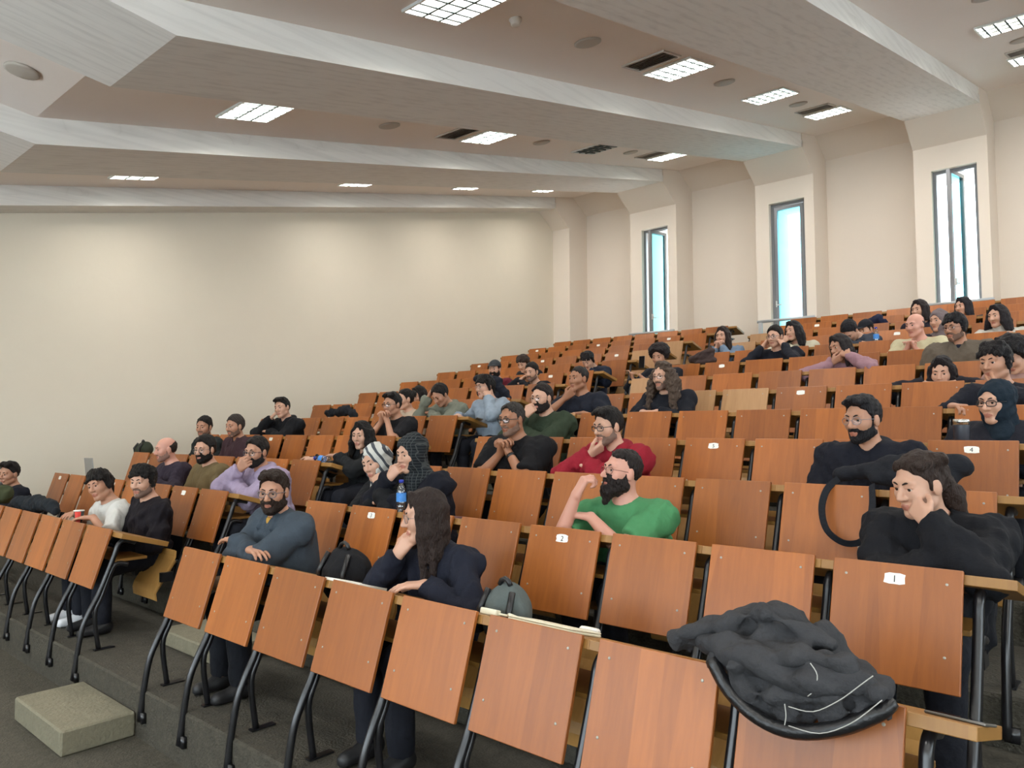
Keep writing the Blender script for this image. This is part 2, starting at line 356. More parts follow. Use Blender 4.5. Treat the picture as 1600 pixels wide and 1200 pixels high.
for bi, x in ((1, -7.0), (2, -4.05), (3, -1.25)):
    for y in (4.66, 9.62):
        o = on_ceiling('ceiling_vent', x, y)
        tag(o, 'slatted metal air vent %s the back wall, bay before the %s' % ('close to' if y > 9 else 'away from', ['', 'first window', 'middle window', 'wide open window'][bi]), 'vent', 'ceiling air vents')
        f = MB()
        for a in ((-.26, .26, -.19, -.165), (-.26, .26, .165, .19), (-.26, -.235, -.165, .165), (.235, .26, -.165, .165)): f.box(*a, -.018, .004)
        f.build('vent_frame', mat('vent_metal', (190, 184, 176), .5), o)
        f = MB(); f.box(-.235, .235, -.165, .165, .0, .003); f.build('vent_back', mat('vent_dark', (92, 88, 84), .7), o)
        for k in range(6):
            f = MB(); yy = -.14+k*.055; f.add([(-.235, yy, -.016), (.235, yy, -.016), (.235, yy+.03, -.002), (-.235, yy+.03, -.002)], [(0, 1, 2, 3)]); f.build('slat', MATS['vent_metal'], o)
sd = MB(); sd.lathe([(.055, 0), (.055, -.02), (.042, -.028), (.04, -.055), (.03, -.062), (0, -.062)], 16)
o = sd.build('smoke_detector', mat('detector_white', (205, 196, 184), .5), None, True, (-4.02, 2.42, ceil(2.42))); tag(o, 'small white smoke detector on the ceiling paint', 'smoke detector')
# ------------------------------------------------------------------ lecture seats
PH = PW-GAP                                   # panel width
def TZ(z): return DESK+z                      # height given from the panel top
def mk_unit():
    L_ = math.hypot(.126, .405); ang = math.atan2(.126, .405)
    T = Matrix.Translation((0, 0, DESK)) @ Matrix.Rotation(-ang, 4, 'X')
    p = MB(); p.box(-PH/2, PH/2, -.009, .009, -L_, 0, T, b=.0025)
    d = MB(); sl = math.atan2(.100, .345)
    Td = Matrix.Translation((0, .012, TZ(-.014))) @ Matrix.Rotation(-sl, 4, 'X')
    d.box(-PW/2-.019, PW/2-.0195, 0, .345, -.036, 0, Td, b=.002)
    d2 = MB(); d2.box(-PW/2-.019, PW/2+.12, 0, .345, -.036, 0, Td, b=.002)
    s = MB()
    for x in (-PH/2+.05, PH/2-.05):
        for t in (.05, .29):
            y = -.126*t/.405-.009; s.lathe([(.0052, 0), (.0052, .002), (.0025, .003)], 8, (x, y, TZ(-t)), (0, -.955, .297))
    sh = MB(); sh.box(-PW/2+.03, PW/2-.03, .03, .25, TZ(-.235), TZ(-.215), b=.002)
    fl = MB(); fl.tube(arc([(0, .15, TZ(-.10)), (0, .075, TZ(-.078)), (0, .03, TZ(-.105)), (0, .005, TZ(-.18)), (0, -.085, TZ(-.42)), (0, -.15, TZ(-.55)), (0, -.2, TZ(-.69)), (0, -.243, TZ(-1.0))], 4), .0185, 8)
    fl.box(-.012, .045, -.245, -.222, TZ(-1.01), TZ(-.95))
    rl = MB(); rl.tube(arc([(0, .10, TZ(-.255)), (0, .04, TZ(-.24)), (0, -.005, TZ(-.27)), (0, -.07, TZ(-.45)), (0, -.115, TZ(-.58)), (0, -.084, TZ(-.83)+.006)], 4), .0165, 8)
    fp = MB(); fp.box(-.02, .02, -.115, .02, 0.001, .009)
    st = MB()                                  # tip-up seat, local to its pivot
    n = 9; prof = []
    for i in range(n+1):
        t = i/n; y = -.19+.38*t; z = .0
        if t < .22: z = -.05*((.22-t)/.22)**2
        if t > .8: z = .03*((t-.8)/.2)**2
        prof.append((y, z))
    up = [(y, z+.009) for y, z in prof]; lo = [(y, z-.009) for y, z in prof][::-1]
    st.prism(up+lo, -.2, .2)
    bt = MB(); bt.box(-.17, -.13, -.13, .13, -.035, -.009); bt.box(.13, .17, -.13, .13, -.035, -.009)
    bk = MB(); bk.box(-.26, -.215, -.055, .055, -.05, .03); bk.tube([(-.238, .03, -.02), (-.26, .18, .0), (-.26, .42, .02)], .014, 6)
    pv = MB(); pv.box(.205, .24, -.045, .045, -.045, .025)
    return dict(panel=p.mesh('back_panel', WOOD), panel_pale=p.mesh('back_panel', PALE), desk=d.mesh('desk_top', DESKM), desk_end=d2.mesh('desk_top', DESKM), screws=s.mesh('panel_screws', SCREW), shelf=sh.mesh('book_shelf', DESKM),
                front=fl.mesh('front_leg', STEEL, True), rear=rl.mesh('rear_leg', STEEL, True), foot=fp.mesh('foot_plate', STEEL), seat=st.mesh('seat_board', SEATM), batten=bt.mesh('seat_batten', SEATM), brk=bk.mesh('seat_bracket', STEEL), piv=pv.mesh('seat_pivot', STEEL))
UM = mk_unit()
NTH = ['first', 'second', 'third', 'fourth', 'fifth', 'sixth', 'seventh', 'eighth']
ORD = ['front', 'second', 'third', 'fourth', 'fifth', 'sixth', 'seventh', 'eighth', 'ninth', 'tenth', 'eleventh', 'twelfth', 'top']
SEATED = set()                                # (row, block, column) of the seats that are folded down; filled from the people table
def unit_x(r, blk, k): return (MX0 if blk == 'M' else LX0) + SHIFT*r + k*PW + PH/2
def place(name, key, root, x=0, y=0, z=0):
    o = link(name, UM[key], None, root); o.location = (x, y, z); return o
PALES = {(5, 'M', 2), (5, 'M', 3), (6, 'M', 0), (9, 'L', 7), (10, 'L', 7), (4, 'M', 0), (10, 'M', 0), (9, 'M', 0)}
UNITS = {}
def make_unit(r, blk, k):
    x = unit_x(r, blk, k); root = empty('lecture_seat', (x, r*D, plat(r)))
    where = 'wall-side block' if blk == 'L' else 'middle block'; nth = NTH[7-k if blk == 'L' else k]
    pale = (r, blk, k) in PALES
    tag(root, '%s %s, %s from the stepped aisle, %s row, %s' % ('pale worn' if pale else 'orange-brown', 'wooden desk front' if r == 0 else 'wooden tip-up seat panel', nth, ORD[r], where), 'lecture seat', 'wooden lecture seats')
    p = place('back_panel', 'panel_pale' if (r, blk, k) in PALES else 'panel', root)
    if r < 6:
        s = link('panel_screws', UM['screws'], None, p); s['kind'] = 'stuff'
    place('desk_top', 'desk' if k < 7 else 'desk_end', root); place('book_shelf', 'shelf', root)
    for xx in ([-PW/2] if k < 7 else [-PW/2, PW/2]):
        place('front_leg', 'front', root, xx); rl = place('rear_leg', 'rear', root, xx)
        link('foot_plate', UM['foot'], None, rl)
    if r:
        st = place('seat_board', 'seat', root, 0, -.4915, .44-H)
        down = (r-1, blk, k) in SEATED
        if not down: st.rotation_euler = (math.radians(57), 0, 0)
        link('seat_batten', UM['batten'], None, st); place('seat_bracket', 'brk', root, 0, -.4915, .44-H); place('seat_pivot', 'piv', root, 0, -.4915, .44-H)
    UNITS[(r, blk, k)] = root
    return root
def build_seats():
    for r in range(13):
        for blk in 'LM':
            for k in range(8): make_unit(r, blk, k)
# paper number labels stuck on panels
LETT = {}
def glyph(t):
    if t not in LETT:
        c = bpy.data.curves.new('digit', 'FONT'); c.body = t; c.size = .036; c.align_x = 'CENTER'; c.align_y = 'CENTER'; c.extrude = .0004
        o = bpy.data.objects.new('digit', c); COL.objects.link(o); dg = bpy.context.evaluated_depsgraph_get()
        me = bpy.data.meshes.new_from_object(o.evaluated_get(dg)); bpy.data.objects.remove(o); me.materials.clear(); me.materials.append(INK); LETT[t] = me
    return LETT[t]
def sticker(r, blk, k, t, dx=0, dz=-.05, w=.075, h=.042, rot=0, torn=True, m=None):
    root = UNITS[(r, blk, k)]; ang = math.atan2(.126, .405)
    pn = [c for c in root.children if c.name.startswith('back_panel')][0]
    Mx = Matrix.Translation((dx, -.126*(-dz)/.405-.0098, TZ(dz))) @ Matrix.Rotation(-ang, 4, 'X') @ Matrix.Rotation(math.radians(90), 4, 'X') @ Matrix.Rotation(math.radians(rot), 4, 'Z')
    b = MB(); n = 14; vs = []
    for i in range(n):
        a = 2*math.pi*(i+.5)/n; c, s_ = math.cos(a), math.sin(a); q = 1/max(abs(c), abs(s_)); j = 1+(random.uniform(-.09, .05) if torn else 0)
        vs.append((c*q*w/2*j, s_*q*h/2*j, .0006))
    b.add(vs, [tuple(range(n))]); o = b.build('number_label', m or WHITE, pn); o.matrix_local = Mx
    if t:
        d = link('digit', glyph(t), None, o); d.location = (0, -.002, .001)
    root['label'] = root['label'].replace('wooden tip-up seat panel', 'seat panel with white label '+t if t else 'seat panel with blank label')
# ------------------------------------------------------------------ implicit-surface modeller for bodies, hair, clothes and soft things
class Field:
    def __init__(s, xs, ys, zs, k=.015):
        s.xs, s.ys, s.zs = xs, ys, zs; s.D = np.full((len(xs), len(ys), len(zs)), .3, np.float32); s.k = k
    def _sl(s, lo, hi):
        out = []
        for ax, a, b in zip((s.xs, s.ys, s.zs), lo, hi):
            i = np.searchsorted(ax, a); j = np.searchsorted(ax, b); out.append(slice(max(i-1, 0), min(j+1, len(ax))))
        return tuple(out)
    def _P(s, sl): return s.xs[sl[0]][:, None, None], s.ys[sl[1]][None, :, None], s.zs[sl[2]][None, None, :]
    def comb(s, sl, d, k=None, op='u'):
        k = s.k if k is None else k; A = s.D[sl]
        if op == 'u':
            h = np.maximum(k-np.abs(A-d), 0)/k; s.D[sl] = np.minimum(A, d)-h*h*k*.25
        else:
            h = np.maximum(k-np.abs(A+d), 0)/k; s.D[sl] = np.maximum(A, -d)+h*h*k*.25
    def cone(s, a, b, ra, rb, k=None, op='u', clip=None, flat=None):
        a = np.asarray(a, float); b = np.asarray(b, float); m = max(ra, rb)+.06
        lo = np.minimum(a, b)-m; hi = np.maximum(a, b)+m; sl = s._sl(lo, hi)
        if any(q.stop <= q.start for q in sl): return
        X, Y, Z = s._P(sl); v = b-a; L = v@v+1e-9
        t = np.clip(((X-a[0])*v[0]+(Y-a[1])*v[1]+(Z-a[2])*v[2])/L, 0, 1)
        d = np.sqrt((X-a[0]-t*v[0])**2+(Y-a[1]-t*v[1])**2+(Z-a[2]-t*v[2])**2)-(ra+(rb-ra)*t)
        for n, o in (clip or []):
            d = np.maximum(d, (X-o[0])*n[0]+(Y-o[1])*n[1]+(Z-o[2])*n[2])
        s.comb(sl, d.astype(np.float32), k, op)
    def ell(s, c, r, R=None, k=None, op='u', clip=None):
        c = np.asarray(c, float); r = np.asarray(r, float); m = r.max()+.06; sl = s._sl(c-m, c+m)
        if any(q.stop <= q.start for q in sl): return
        X, Y, Z = s._P(sl); R = np.eye(3) if R is None else R
        x, y, z = X-c[0], Y-c[1], Z-c[2]
        u = [R[0, i]*x+R[1, i]*y+R[2, i]*z for i in range(3)]
        k0 = np.sqrt(sum((u[i]/r[i])**2 for i in range(3)))+1e-9; k1 = np.sqrt(sum((u[i]/r[i]**2)**2 for i in range(3)))+1e-9
        d = k0*(k0-1)/k1
        for n, o in (clip or []): d = np.maximum(d, (X-o[0])*n[0]+(Y-o[1])*n[1]+(Z-o[2])*n[2])
        s.comb(sl, d.astype(np.float32), k, op)
    def full(s): return s._P((slice(None),)*3)
    def cut(s, n, o):                       # keep the side where n.(p-o) < 0
        X, Y, Z = s.full(); s.D = np.maximum(s.D, ((X-o[0])*n[0]+(Y-o[1])*n[1]+(Z-o[2])*n[2]).astype(np.float32))
    def rough(s, amp, freq, seed=0, st=(1, 1, 1), bias=0, keep=None):
        g = np.random.default_rng(seed); X, Y, Z = s.full(); t = -bias*2.2
        if keep is not None:                # keep smooth around a point
            c, r0, r1 = keep; w0 = np.clip((np.sqrt((X-c[0])**2+(Y-c[1])**2+(Z-c[2])**2)-r0)/(r1-r0), 0, 1); amp = amp*w0
        for i in range(5):
            w = g.normal(size=3)*freq*np.array(st); t = t+np.sin(w[0]*X+w[1]*Y+w[2]*Z+g.uniform(0, 6.28))
        s.D = s.D+(amp*t/2.2).astype(np.float32)
    def nets(s):
        D = s.D; ins = D < 0; nx, ny, nz = D.shape
        c = [ins[a:nx-1+a, b:ny-1+b, e:nz-1+e] for a in (0, 1) for b in (0, 1) for e in (0, 1)]
        n = sum(q.astype(np.int8) for q in c); idx = np.argwhere((n > 0) & (n < 8))
        if len(idx) == 0: return np.zeros((0, 3)), []
        i, j, k = idx.T; cs = [(a, b, e) for a in (0, 1) for b in (0, 1) for e in (0, 1)]
        val = [D[i+a, j+b, k+e] for a, b, e in cs]; pos = [np.stack([s.xs[i+a], s.ys[j+b], s.zs[k+e]], 1) for a, b, e in cs]
        acc = np.zeros((len(idx), 3)); cnt = np.zeros(len(idx))
        for p in range(8):
            for q in range(p+1, 8):
                if sum(abs(u-v) for u, v in zip(cs[p], cs[q])) != 1: continue
                cr = (val[p] < 0) != (val[q] < 0); t = np.where(cr, val[p]/np.where(cr, val[p]-val[q], 1), 0)
                acc += np.where(cr[:, None], pos[p]+t[:, None]*(pos[q]-pos[p]), 0); cnt += cr
        V = acc/cnt[:, None]; mp = np.full((nx-1, ny-1, nz-1), -1, np.int64); mp[i, j, k] = np.arange(len(idx)); F = []
        def quads(flip, e, ids):
            q = np.stack(ids, 1); ok = (q >= 0).all(1); q = q[ok]; flip = flip[ok]; q[flip] = q[flip][:, ::-1]; F.append(q)
        e = np.argwhere(ins[:-1, 1:-1, 1:-1] != ins[1:, 1:-1, 1:-1]); a, b, c_ = e[:, 0], e[:, 1]+1, e[:, 2]+1
        quads(~ins[a, b, c_], e, [mp[a, b-1, c_-1], mp[a, b, c_-1], mp[a, b, c_], mp[a, b-1, c_]])
        e = np.argwhere(ins[1:-1, :-1, 1:-1] != ins[1:-1, 1:, 1:-1]); a, b, c_ = e[:, 0]+1, e[:, 1], e[:, 2]+1
        quads(ins[a, b, c_], e, [mp[a-1, b, c_-1], mp[a, b, c_-1], mp[a, b, c_], mp[a-1, b, c_]])
        e = np.argwhere(ins[1:-1, 1:-1, :-1] != ins[1:-1, 1:-1, 1:]); a, b, c_ = e[:, 0]+1, e[:, 1]+1, e[:, 2]
        quads(~ins[a, b, c_], e, [mp[a-1, b-1, c_], mp[a, b-1, c_], mp[a, b, c_], mp[a-1, b, c_]])
        return V, np.concatenate(F)
    def build(s, name, m, parent=None, origin=(0, 0, 0)):
        V, F = s.nets()
        if len(V) == 0: return None
        me = bpy.data.meshes.new(name); V = V-np.asarray(origin)
        me.vertices.add(len(V)); me.vertices.foreach_set('co', V.astype(np.float32).ravel())
        me.loops.add(F.size); me.loops.foreach_set('vertex_index', F.astype(np.int32).ravel())
        me.polygons.add(len(F)); me.polygons.foreach_set('loop_start', np.arange(0, F.size, 4, dtype=np.int32)); me.polygons.foreach_set('loop_total', np.full(len(F), 4, np.int32))
        me.update(calc_edges=True); me.validate()
        o = link(name, me, m, parent, True); return o
def axis_grid(lo, hi, coarse, fine=()):
    # rectilinear axis: coarse step outside, fine step inside the given (lo, hi, step) intervals
    t = [lo]
    while t[-1] < hi:
        x = t[-1]; st = coarse
        for a, b, f in fine:
            if a-coarse*.6 <= x <= b: st = min(st, f)
        t.append(x+st)
    return np.array(t)

# ------------------------------------------------------------------ people
def frame(yaw, pitch, roll):
    # columns: left, forward, up of a head that faces -Y when all angles are 0
    cy, sy = math.cos(yaw), math.sin(yaw)
    f = np.array([sy, -cy, 0]); l = np.array([cy, sy, 0]); u = np.array([0, 0, 1.])
    f, u = f*math.cos(pitch)-u*math.sin(pitch), u*math.cos(pitch)+f*math.sin(pitch)
    l, u = l*math.cos(roll)+u*math.sin(roll), u*math.cos(roll)-l*math.sin(roll)
    return np.stack([l, f, u], 1)
SK = {'fair': (190, 147, 124), 'mid': (172, 126, 101), 'tan': (152, 105, 78), 'rosy': (194, 142, 124)}
def skin(n): return mat('skin_'+n, SK[n], .5, sss=.12, noise=.08, nscale=30)
def lipm(n): return mat('lips_'+n, tuple(int(c*f) for c, f in zip(SK[n], (.88, .74, .74))), .5)
def hairm(rgb): return mat('hair_%d_%d_%d' % rgb, tuple(c*.72 for c in rgb), .5, spec=.22, noise=.8, nscale=70, bump=1.0, bscale=140, stretch=(1, 1, .3))
def cloth(rgb, kind='cotton'): return mat('%s_%d_%d_%d' % ((kind,)+rgb), tuple(c*.88 for c in rgb), .85, spec=.2, noise=.75 if kind == 'denim' else .3 if kind == 'scarf' else .18, nscale=9 if kind == 'denim' else 16, bump=.6, bscale=18)
EYEW = mat('eye_white', (188, 172, 160), .3); IRIS = mat('eye_iris', (38, 26, 20), .2)
DARKT = cloth((30, 32, 40), 'trouser')

def two_bone(S_, T, l1, l2, hint):
    v = T-S_; d = np.linalg.norm(v)+1e-6
    if d > (l1+l2)*.995: s = d/((l1+l2)*.995); l1 *= s; l2 *= s
    if d < abs(l1-l2)*1.02+.02: d = abs(l1-l2)*1.02+.02
    n = v/np.linalg.norm(v); a = (l1*l1-l2*l2+d*d)/(2*d); h = math.sqrt(max(l1*l1-a*a, 0))
    q = np.asarray(hint, float); q = q-n*(q@n); q /= np.linalg.norm(q)+1e-9
    return S_+n*a+q*h
def unit(v): v = np.asarray(v, float); return v/(np.linalg.norm(v)+1e-9)

def add_hand(Fd, W_, d, pn, curl, s, side, spread=.0):
    # W_ wrist, d direction towards the knuckles, pn palm normal (side the fingers curl to); side +1: thumb along lat
    d = unit(d); pn = unit(pn-d*(pn@d)); lat = np.cross(d, pn)*side
    kn = []
    for i, off in enumerate((.030, .010, -.010, -.029)):
        K = W_+s*(d*(.088-.004*abs(i-1))+lat*off); kn.append(K)
        Fd.cone(W_+s*(lat*off*.55), K, .0175*s, .0125*s, k=.012)
    Ls = ((.042, .026, .02), (.046, .03, .021), (.043, .028, .02), (.034, .021, .018))
    for i, K in enumerate(kn):
        p = K; ang = 0; lt = lat*(1.5-i)*spread
        for j, Lg in enumerate(Ls[i]):
            ang += curl*(.9 if j == 0 else 1.05)*(1+.08*i)
            q = p+s*Lg*(unit(d+lt)*math.cos(ang)+pn*math.sin(ang))
            Fd.cone(p, q, s*(.0096-.0009*j), s*(.0088-.0009*j), k=.004); p = q
    B = W_+s*(d*.028+lat*.026+pn*.006); M1 = B+s*.038*unit(lat*.75+d*.75+pn*.3)
    c = min(curl, .9)
    M2 = M1+s*.034*unit(lat*(.35-.6*c)+d*.9+pn*(.2+.5*c)); M3 = M2+s*.026*unit(lat*(.1-.7*c)+d*.9+pn*(.3+.5*c))
    Fd.cone(W_+s*(d*.015+lat*.012), B, .016*s, .015*s, k=.01)
    Fd.cone(B, M1, .0145*s, .012*s, k=.008); Fd.cone(M1, M2, .0112*s, .0102*s, k=.004); Fd.cone(M2, M3, .0102*s, .0088*s, k=.004)

def make_person(p):
    """p: px, row (via world head position Hc), look and pose dictionary"""
    Hc = np.array(p['H'], float); r = p['row']; s = p.get('s', 1.05); q = p['q']      # q: detail 0 near .. 2 far
    hw = p.get('hs', 1.04)                                                          # head scale
    R = frame(math.radians(p.get('yaw', 0)), math.radians(p.get('pitch', 5)), math.radians(p.get('roll', 0)))
    def h(a, b, c): return Hc+hw*(R@np.array([a, b, c], float))
    fz = plat(r); hipx = p.get('hx', Hc[0]); byaw = math.radians(p.get('byaw', 0)); bl = np.array([math.cos(byaw), math.sin(byaw), 0])
    hip = np.array([hipx, r*D+.47, fz+.545])
    nb = h(0, -.035, -.155)+np.array([0, .02, -.02*s]); wide = p.get('wide', 1.0)
    nb[1] = min(nb[1], hip[1]+.02)
    ch = nb*.72+hip*.28+np.array([0, .015, 0])
    sh = [nb+np.array([0, .012, -.045*s])-bl*.172*s*wide, nb+np.array([0, .012, -.045*s])+bl*.172*s*wide]      # right, left shoulder joints
    el, wr, hd = [None]*2, [None]*2, [None]*2
    desk = r*H-.045
    L1, L2 = .285*s, .255*s
    for i, side in enumerate((-1, 1)):
        a = p.get('ra' if i == 0 else 'la', 'lap'); opt = {}
        if isinstance(a, tuple): a, opt = a
        if a == 'lap': T = hip+np.array([side*.11, -.26, .06]); hint = (side*.8, .5, -.3); hdir = (0, -1, -.1); pn = (0, 0, -1); cu = .35
        elif a == 'desk': T = np.array([sh[i][0]+opt.get('dx', -side*.05), r*D+opt.get('dy', .20), desk+.045]); hint = (side*.9, .2, -.6); hdir = (-side*.7, -.7, 0); pn = (0, 0, -1); cu = .25
        elif a == 'cross': T = np.array([nb[0]-side*.10, r*D+.17+.03*i, desk+.05+.035*i]); hint = (side*.9, -.1, -.5); hdir = (-side, -.1, .05); pn = (0, 0, -1); cu = .25
        elif a == 'clasp': c0 = h(*opt.get('at', (0, .10, -.19))); T = c0+np.array([side*.045, .01, -.055]); hint = (side*.7, -.45, -1); hdir = (-side*.45, -.15, .9); pn = (-side*.9, -.2, -.3); cu = .75
        else:
            # hand at the face: chin, mouth, cheek, temple, brow
            at = {'chin': (-side*-.012, .085, -.135), 'mouth': (side*.022, .125, -.085), 'cheek': (side*.090, .040, -.060), 'temple': (side*.088, .05, .02), 'brow': (side*.06, .085, .06), 'fist': (side*.03, .105, -.125)}[a]
            at = opt.get('at', at); c0 = h(*at)
            E0 = np.array([sh[i][0]+side*opt.get('ex', .06), r*D+opt.get('ey', .15), desk+.05])
            dv = unit(c0-E0); T = c0-dv*.075*s; hint = E0-(sh[i]+T)/2; hdir = dv+opt.get('bend', 0)*np.array([-side, 0, 0])
            pn = (Hc+np.array([0, 0, -.03]))-c0+np.array([0, .0, -.02]); cu = opt.get('curl', {'cheek': .75, 'temple': .5, 'brow': .45, 'chin': .6, 'mouth': .85, 'fist': .95}[a])
        if 'at_w' in opt: T = np.array(opt['at_w'], float)
        if 'hdir' in opt: hdir = opt['hdir']
        if 'pn' in opt: pn = opt['pn']
        if 'curl' in opt: cu = opt['curl']
        T = np.asarray(T, float); e = two_bone(sh[i], T, L1, L2, hint)
        el[i], wr[i], hd[i] = e, T, (np.asarray(hdir, float), np.asarray(pn, float), cu, opt.get('spread', .05))
    hips = [hip-bl*.085, hip+bl*.085]
    kn = [np.array([hipx-.12, r*D+.075, fz+.50]), np.array([hipx+.12, r*D+.075, fz+.50])]
    ft = [np.array([hipx-.12, r*D+.10+p.get('fy', 0), fz+.075]), np.array([hipx+.12, r*D+.09, fz+.075])]
    # --- grids
    hf = (.0050, .0066, .0095)[q]; bc = (.017, .022, .028)[q]; lc = .03
    pts = np.array([hip, *sh, *el, *wr, *kn, *ft, Hc]); lo = pts.min(0)-.19; hi = pts.max(0)+.19
    lo[2] = fz-.01; hi[2] = max(Hc[2]+.2, hi[2]-.12)
    zones = [(Hc-np.array([.11, .13, .15]), Hc+np.array([.11, .13, .14]), hf)]
    if q < 2:
        for i in (0, 1):
            a = p.get('ra' if i == 0 else 'la', 'lap'); a = a[0] if isinstance(a, tuple) else a
            if a == 'lap': continue
            c0 = wr[i]+unit(hd[i][0])*.07; zones.append((c0-.085, c0+.085, hf*1.15))
    gx, gy, gz = [axis_grid(lo[a], hi[a], bc, [(z[0][a], z[1][a], z[2]) for z in zones]) for a in range(3)]
    B = Field(gx, gy, gz, .016)
    E_ = lambda a, b, c, r0, **kw: B.ell(h(a, b, c), np.array(r0)*hw, R, **kw)
    # head
    E_(0, -.012, .028, (.0745, .095, .088)); E_(0, .022, -.035, (.060, .066, .084), k=.03)
    fem = p.get('fem', False); jw = .046 if fem else .051
    for sd in (-1, 1):
        B.cone(h(sd*jw, .002, -.066), h(sd*.012, .062, -.101), .021*hw, .019*hw, k=.02)
        E_(sd*.037, .055, -.024, (.028, .03, .03), k=.02)
        if p.get('hair') != 'hijab': E_(sd*.0775, -.006, -.008, (.011, .021, .033), k=.006)
    B.cone(h(-.038, .076, .026), h(.038, .076, .026), .0125*hw, .0125*hw, k=.018)
    E_(0, .066, -.100, (.022, .018, .02), k=.016)
    if q < 2:
        for sd in (-1, 1): B.ell(h(sd*.0315, .094, .002), np.array((.0165, .013, .0105))*hw, R, k=.012, op='s')
    if q < 2:
        for sd in (-1, 1):
            B.cone(h(sd*.020, .0840, .0098), h(sd*.043, .0795, .0088), .0062*hw, .0058*hw, k=.004); B.cone(h(sd*.021, .082, -.0085), h(sd*.042, .078, -.008), .005*hw, .005*hw, k=.004)
    nl = p.get('nose', 1.0)
    B.cone(h(0, .083, .016), h(0, .088+.019*nl, -.031), .0085*hw, .0128*hw, k=.010)
    for sd in (-1, 1): E_(sd*.0125, .094, -.035, (.0085, .011, .008), k=.008)
    if q < 2:
        B.cone(h(-.019, .0815, -.0655), h(.019, .0815, -.0655), .0075*hw, .0075*hw, k=.006); B.cone(h(0, .086, -.064), h(0, .086, -.064), .0085*hw, .0085*hw, k=.006)
        B.cone(h(-.014, .082, -.0765), h(.014, .082, -.0765), .0078*hw, .0078*hw, k=.006)
    B.cone(h(0, -.028, -.06), nb+np.array([0, 0, .0]), (.046 if fem else .053)*s, (.05 if fem else .060)*s, k=.025)
    # trunk
    nw = 1.0*wide
    B.cone(hip-bl*.06, ch-bl*.075*nw, .112*s*wide, .098*s*wide, k=.05); B.cone(hip+bl*.06, ch+bl*.075*nw, .112*s*wide, .098*s*wide, k=.05)
    for i in (0, 1):
        B.cone(nb+np.array([0, .015, .0]), sh[i], .05*s, .052*s, k=.05); B.cone(ch+(-1, 1)[i]*bl*.06, sh[i], .09*s, .06*s, k=.04)
        B.cone(sh[i], el[i], .050*s*wide, .040*s*wide, k=.02); B.cone(el[i], wr[i], .040*s*wide, .0265*s, k=.015)
        add_hand(B, wr[i], hd[i][0], hd[i][1], hd[i][2], s*(.95 if fem else 1.04), (-1, 1)[i]*1.0 if False else ((1, -1)[i]), hd[i][3])
        B.cone(hips[i], kn[i], .084*s, .06*s, k=.03); B.cone(kn[i], ft[i], .056*s, .04*s, k=.02)
        B.cone(ft[i]+np.array([0, .03, -.03]), ft[i]+np.array([0, -.14, -.045]), .036, .03, k=.02)
    root = empty('person', (hipx, r*D+.47, fz)); O = np.array(root.location)
    body = B.build('body', skin(p.get('skin', 'mid')), root, O)
    me = body.data; me.materials.append(lipm(p.get('skin', 'mid')))
    nP = len(me.polygons); cen = np.empty(nP*3, np.float32); me.polygons.foreach_get('center', cen); cen = cen.reshape(-1, 3)+O
    loc = ((cen-Hc)@R)/hw
    lipsel = (np.abs(loc[:, 0]) < .024) & (np.abs(loc[:, 2]+.0705) < .0125*(1-(loc[:, 0]/.03)**2)) & (loc[:, 1] > .076) & (loc[:, 1] < .0955)
    me.polygons.foreach_set('material_index', lipsel.astype(np.int32))
    # --- eyes
    for sd in (-1, 1):
        e = MB(); c0 = h(sd*.0315, .0735, .001); q0 = Vector(R[:, 1]).normalized()
        e.lathe([(.0, -.0126), (.0075, -.0105), (.0115, -.005), (.0126, 0), (.0115, .005), (.0085, .0095), (.0062, .0112)], 10, (0, 0, 0)); 
        ei = MB(); ei.lathe([(.0082, .0092), (.0078, .0108), (.004, .0126), (0, .0131)], 10, (0, 0, 0))
        Mx = Matrix.Translation(Vector(c0-O)) @ Vector((0, 0, 1)).rotation_difference(q0).to_matrix().to_4x4() @ Matrix.Scale(hw, 4)
        w = e.build('eye', EYEW, root, True); w.matrix_local = Mx
        i2 = ei.build('iris', IRIS, w, True)
    # --- eyebrows
    hc = p.get('hair_c', (32, 24, 20)); HM = hairm(hc)
    bw = p.get('brow', 1.0)
    for sd in (-1, 1):
        e = MB(); e.tube([Vector(h(sd*a, b, c)-O) for a, b, c in ((.013, .0925, .021), (.026, .0905, .0265), (.039, .084, .0275), (.049, .074, .021))], [.0028*bw, .0042*bw, .0038*bw, .002*bw], 6)
        e.build('eyebrow', HM, root, True)
    # --- hair
    st = p.get('hair', 'short'); hg = hf*(1.15 if q < 2 else 1.0)
    ext = {'long': .34, 'curlylong': .42, 'wavy': .42}.get(st, .02)
    if st not in ('hijab',):
        lo2 = Hc-np.array([.17, .17, .13+ext]); hi2 = Hc+np.array([.17, .17, .19])
        if st == 'curlylong': lo2 -= .08; hi2 += np.array([.08, .08, 0])
        G = Field(*[axis_grid(lo2[a], hi2[a], hg if st not in ('long', 'curlylong', 'wavy') else hg*1.25) for a in range(3)], .012)
        t = p.get('ht', .014); fl = p.get('line', 0.0)
        hl = (-.763, .647); off = .000+fl                     # hairline plane in (forward, up)
        nW = R@np.array([0, hl[0], hl[1]]); plane = [(-nW, h(0, 0, 0)+nW*(-.004+off)*hw)]
        nape = [(-R[:, 2], h(0, 0, -.085))]
